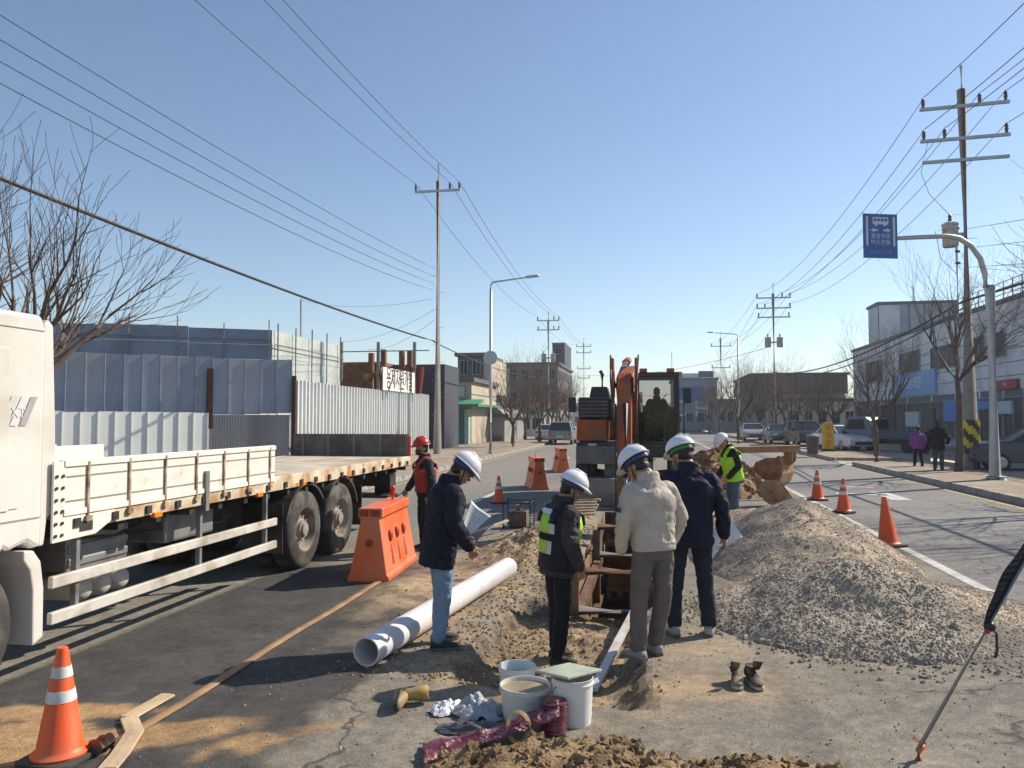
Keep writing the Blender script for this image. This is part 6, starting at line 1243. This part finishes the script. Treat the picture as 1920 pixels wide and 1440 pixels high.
    def band_(name, z0, z1, a0, a1, mat, k=1.16, par=t, n=14, nz=5):
        m = MB(); rows_ = []
        for i in range(nz+1):
            z = z0+(z1-z0)*i/nz; rx, ry = tor(max(.8, z), fit*k); row = []
            for j in range(n+1):
                a = a0+(a1-a0)*j/n; c, s = math.cos(a), math.sin(a); e = 2.5; row.append(U_((rx*math.copysign(abs(c)**(2/e), c), -.004+ry*math.copysign(abs(s)**(2/e), s), z)))
            rows_.append(row)
        base = [p for r_ in rows_ for p in r_]; m.add(base, [(i*(n+1)+j, i*(n+1)+j+1, (i+1)*(n+1)+j+1, (i+1)*(n+1)+j) for i in range(nz) for j in range(n)])
        o = m.build(name, mat, par, smooth=True, fix=False); sd_ = o.modifiers.new('t', 'SOLIDIFY'); sd_.thickness = .008; sd_.offset = 0; return o
    t['_'] = 0; del t['_']
    if vest:
        P_ = math.pi
        v = band_('vest', vest.get('z0', .93), 1.31, 0, 2*P_, vest['mat'], vest.get('k', 1.10), n=40, nz=8)
        # shoulder yokes run over the shoulders between neck and sleeve
        for s in (-1, 1):
            m = MB(); prof = [(1.28, -.135*fit-.02), (1.36, -.125*fit-.015), (1.42, -.095), (1.475, -.05), (1.485, 0), (1.475, .05), (1.42, .10), (1.36, .125*fit+.015), (1.28, .135*fit+.02)]; vs_ = []
            for z, y in prof:
                w0, w1 = (.075, .165) if z < 1.40 else (.085, .15); drop = 0.03 if z > 1.4 else 0; vs_ += [U_((s*w0, y, z)), U_((s*w1, y*.96, z-drop))]
            m.add(vs_, [(2*i, 2*i+1, 2*i+3, 2*i+2) for i in range(len(prof)-1)]); o = m.build('vest_yoke', vest['mat'], t, smooth=True, fix=False); sd_ = o.modifiers.new('t', 'SOLIDIFY'); sd_.thickness = .02; sd_.offset = 0
        for (z0, z1, a0, a1, mm) in vest.get('bands', ()): band_('vest_panel', z0, z1, a0, a1, mm, vest.get('k', 1.10)+.035, v)
    return t, RL, RH, wr
refl = M('reflective_tape', (.62, .64, .68), .3, .1, var=.03); lime = M('vest_lime', (.36, .75, .03), .6, var=.06, vs=8); limeg = M('vest_limegreen', (.40, .72, .07), .6, var=.08); redv = M('vest_red', (.30, .025, .015), .7, var=.12)
PI = math.pi
def spot(px, py, z=0.): q = at(px, py, z); return q
# 1 man in navy jacket and light jeans, looking into the trench, holding a drawing
q = spot(825, 1210); f1 = YAW+rad(22)
jn = cloth('jeans_light', (.17, .25, .36)); nav = cloth('coat_navy', (.012, .014, .028), .8)
pA = person('man in a dark navy coat and light blue jeans holding a drawing', (q.x, q.y, 0.004), f1, .955, lean=rad(9), head=(rad(34), rad(-8), 0), jacket=nav, trousers=jn, shoes=cloth('shoe_dark', (.03, .03, .033), .6), helmet=helm_w, band=strap_b, hem=.70, fit=1.17, sleeve_r=1.12,
    arms={1: ((.27, .02, 1.12), (.235, .20, .93)), -1: ((-.27, .03, 1.13), (-.16, .25, .97))}, hands=('hold', 'hold'), legs={-1: ((-.11, .04, .49), (-.12, .03, .08), .15), 1: ((.11, .0, .49), (.13, -.05, .08), -.15)})
# 2 worker in dark jacket with lime panelled safety vest standing in the dug-out
zp = gz(-.84, 6.95); q = spot(1047, 1240, zp)
drk = cloth('jacket_charcoal', (.045, .043, .045), .75); blk = cloth('trousers_black', (.012, .013, .018), .8)
person('worker in a charcoal jacket and black lime-panelled vest looking down into the trench', (q.x, q.y, zp), YAW+rad(25), .945, lean=rad(5), head=(rad(22), rad(-14), 0), jacket=drk, trousers=blk, shoes=cloth('boot_dark', (.035, .03, .028), .7), helmet=helm_w, band=strap_b, hem=.80, fit=1.10, sleeve_r=1.12,
    arms={1: ((.29, -.05, 1.13), (.22, .10, .90)), -1: ((-.27, .02, 1.13), (-.2, .2, .95))}, hands=('hold', 'hang'), legs={-1: ((-.09, .03, .49), (-.09, .03, .08), .1), 1: ((.09, .0, .49), (.10, -.06, .08), -.25)},
    vest=dict(mat=cloth('vest_black', (.018, .02, .03), .7), z0=.86, k=1.10, bands=((1.19, 1.36, rad(195), rad(292), limeg), (1.13, 1.165, rad(190), rad(292), blk), (1.0, 1.12, rad(190), rad(280), limeg), (1.36, 1.41, rad(200), rad(285), refl), (1.0, 1.36, rad(18), rad(80), lime), (.94, .995, rad(5), rad(70), refl), (1.19, 1.34, rad(287), rad(305), refl), (1.0, 1.12, rad(282), rad(297), refl))))
# 3 man in beige bomber jacket seen from behind
q = spot(1222, 1238); bei = cloth('jacket_beige', (.46, .40, .34), .75, .45); gry = cloth('trousers_grey', (.13, .115, .11), .8)
pC, RLc, RHc, wrc = person('man in a beige bomber jacket and grey trousers with his back turned', (q.x+.02, q.y, .006), YAW+rad(112), .985, lean=rad(8), head=(rad(30), rad(28), 0), jacket=bei, trousers=gry, shoes=cloth('sneaker_grey', (.26, .25, .25), .7), helmet=helm_w, band=strap_b, hem=.93, fit=1.09, sleeve_r=1.02, waist=.97, fold=.017,
    arms={-1: ((-.275, -.02, 1.14), (-.25, .10, .89)), 1: ((.285, .0, 1.14), (.25, .14, .92))}, hands=('pocket', 'pocket'), legs={-1: ((-.11, .05, .49), (-.12, .05, .08), .25), 1: ((.10, .02, .49), (.10, .14, .08), -.05)})
MB().box(-.003, .003, -.025, .025, -.02, .02).build('sleeve_patch', exd, pC).location = (-.325, -.0, 1.235)
# 4 tall man in navy jacket carrying folded plans
q = spot(1296, 1192); nv2 = cloth('jacket_navy', (.011, .012, .032), .75); dj = cloth('jeans_dark', (.018, .022, .035), .8)
pD, RLd, RHd, wrd = person('tall man in a navy jacket and dark jeans carrying folded plans', (q.x, q.y, .006), YAW+rad(86), 1.01, lean=rad(7), head=(rad(20), rad(38), 0), jacket=nv2, trousers=dj, shoes=cloth('trainer_pale', (.30, .30, .31), .7), helmet=helm_w, band=strap_g, hem=.78, fit=1.13, sleeve_r=1.06,
    arms={1: ((.285, -.02, 1.13), (.31, .07, .88)), -1: ((-.27, .05, 1.14), (-.2, .2, .96))}, hands=('hold', 'hold'), legs={-1: ((-.13, .03, .49), (-.15, .0, .08), .2), 1: ((.13, .03, .49), (.16, .02, .08), -.25)})
# 5 man in plain lime vest further along
q = spot(1376, 984); dgr = cloth('sweater_black', (.012, .016, .018), .85); jn2 = cloth('jeans_mid', (.07, .11, .15))
person('man in a plain lime vest and jeans beside the rusty buckets', (q.x, q.y, gz(q.x, q.y)), YAW+rad(190), .97, lean=rad(10), head=(rad(30), rad(5), 0), jacket=dgr, trousers=jn2, shoes=cloth('boot_dark', (.035, .03, .028), .7), helmet=helm_w, band=None, hem=.84, fit=1.10,
    arms={-1: ((-.27, -.02, 1.13), (-.19, .2, .94)), 1: ((.27, .0, 1.13), (.1, .26, .95))}, hands=('hold', 'hold'), vest=dict(mat=lime, z0=.84, k=1.13, bands=()))
# 6 flagman with red helmet and vest
q = spot(797, 1030)
pF, RLf, RHf, wrf = person('flagman in a red helmet and red vest holding a baton low', (q.x, q.y, .004), YAW+rad(205), .93, lean=rad(2), head=(rad(4), rad(8), 0), jacket=cloth('jacket_darknavy', (.02, .02, .028), .8), trousers=cloth('trousers_navy', (.014, .016, .026), .8), shoes=cloth('boot_brown', (.10, .04, .03), .7), helmet=helm_r, band=None, hem=.84, fit=1.08, mask=exd,
    arms={-1: ((-.33, .0, 1.12), (-.36, .05, .90)), 1: ((.34, .04, 1.14), (.44, .16, .93))}, hands=('hang', 'fist'), vest=dict(mat=redv, z0=.92, k=1.12, bands=((1.24, 1.29, rad(10), rad(170), MATS['helmet_red']),)))
# 7, 8 pedestrians
q = spot(1722, 874, .165); person('pedestrian in a purple padded jacket on the right pavement', (q.x, q.y, .165), YAW+rad(75), .86, jacket=cloth('jacket_purple', (.22, .06, .26), .7), trousers=blk, shoes=blk, helmet=None, hem=.76, fit=1.22, sleeve_r=1.15, fine=False, hands=('pocket', 'pocket'), legs={-1: ((-.1, .08, .5), (-.12, .1, .08), 0), 1: ((.1, -.02, .49), (.13, -.12, .08), 0)}, fold=.025)
q = spot(1760, 882, .165); person('pedestrian in a black coat and grey trousers walking under the trees', (q.x, q.y, .165), YAW+rad(60), .98, jacket=cloth('coat_black', (.012, .012, .016), .8), trousers=cloth('trousers_dull', (.06, .065, .065), .8), shoes=blk, helmet=None, hem=.72, fit=1.2, sleeve_r=1.15, fine=False, hands=('pocket', 'pocket'), arms={1: ((.33, -.12, 1.14), (.28, .02, .95))}, fold=.025)
# operator inside the excavator cab
person('operator in dark clothes sitting inside the excavator cab', (ex.location.x+.65, ex.location.y+2.02, 1.05), rad(-90), .95, jacket=cloth('jacket_operator', (.02, .022, .03), .8), trousers=blk, shoes=blk, hem=.86, fit=1.08, fine=False, lean=rad(4), head=(rad(14), 0, 0), arms={-1: ((-.27, .08, 1.12), (-.24, .33, 1.05)), 1: ((.27, .08, 1.12), (.24, .33, 1.05))}, hands=('fist', 'fist'), legs={-1: ((-.13, .40, .86), (-.14, .42, .47), 0), 1: ((.13, .40, .86), (.14, .42, .47), 0)})
# ---- papers and baton in hands
paper_m = M('drawing_paper', (.66, .69, .76), .7, var=.10, vs=14)
def paper(label, corners, name='paper_sheet', bend=.03, lines=True):
    a, b, c, d = [Vector(p) for p in corners]; o_ = (a+b+c+d)/4; nrm = (b-a).cross(d-a).normalized(); m = MB(); n = 10; vs_ = []
    for j in range(n+1):
        for i in range(n+1): s, t_ = i/n, j/n; p = a.lerp(b, s).lerp(d.lerp(c, s), t_)+nrm*bend*math.sin(math.pi*s)*(1+.4*math.sin(3*t_)); vs_.append(p-o_)
    m.add(vs_, [(j*(n+1)+i, j*(n+1)+i+1, (j+1)*(n+1)+i+1, (j+1)*(n+1)+i) for j in range(n) for i in range(n)]); o = m.build(name, paper_m, smooth=True, fix=False); o.location = o_
    if lines:
        ink = M('drawing_ink', (.10, .16, .34), .7)
        for j in range(1, 9):
            for s0, s1 in ((.12, .5), (.55, .9)) if j % 3 else ((.1, .92),):
                m2 = MB(); P_ = [a.lerp(b, s).lerp(d.lerp(c, s), j/9.)+nrm*(bend*math.sin(math.pi*s)*(1+.4*math.sin(3*j/9.)))-o_ for s in [s0+(s1-s0)*k/6 for k in range(7)]]
                for k in range(6):
                    for off in (.0012, -.0012): dv = (d-a).normalized()*.0016; m2.quad(P_[k]+nrm*off-dv, P_[k+1]+nrm*off-dv, P_[k+1]+nrm*off+dv, P_[k]+nrm*off+dv)
                m2.build('print_line', ink, o, fix=False)
    sd_ = o.modifiers.new('t', 'SOLIDIFY'); sd_.thickness = .0015; sd_.offset = 0
    return tag(o, label, 'paper')
vA = 6.62
paper('white construction drawing held low by the man in jeans', [atv(884, 938, vA+.1), atv(921, 968, vA+.22), atv(882, 1003, vA+.12), atv(868, 985, vA)])
vD = 7.3
paper('white folded plan sheet hanging from the tall man\'s right hand', [atv(1338, 1012, vD-.05), atv(1365, 965, vD+.12), atv(1393, 1008, vD+.2), atv(1334, 1052, vD)], bend=.05, lines=False)
wm = pF.matrix_world if False else (Matrix.Translation(pF.location) @ Matrix.Rotation(pF.rotation_euler.z, 4, 'Z') @ Matrix.Scale(pF.scale[0], 4))
wpos = wm @ wrf[1]; bt_ = thing('signal_baton', 'black and red signal baton in the flagman\'s hand', 'baton', wpos); dr = (at(752, 950, .75)-wpos); dr = Vector((-math.cos(YAW)*.42, -math.sin(YAW)*.42, -.27))
MB().tube([-dr*.1, dr*.55], .019, 10).build('grip', exd, bt_, smooth=True); MB().tube([dr*.55, dr*1.1], [.021, .018], 10).build('lens', redl, bt_, smooth=True)
# ================================================================ THIN WINTER HAZE
hz = MB().box(-420, 420, -30, 830, -4, 40).build('haze', None); tag(hz, 'thin pale winter haze over the street', kind='stuff')
hm_ = bpy.data.materials.new('haze_air'); hm_.use_nodes = True; hn = hm_.node_tree; hn.nodes.remove(hn.nodes['Principled BSDF'])
pv = hn.nodes.new('ShaderNodeVolumePrincipled'); pv.inputs['Color'].default_value = (.86, .91, 1, 1); pv.inputs['Density'].default_value = .0006; pv.inputs['Anisotropy'].default_value = .3
hn.links.new(pv.outputs[0], hn.nodes['Material Output'].inputs['Volume']); hz.data.materials.clear(); hz.data.materials.append(hm_)
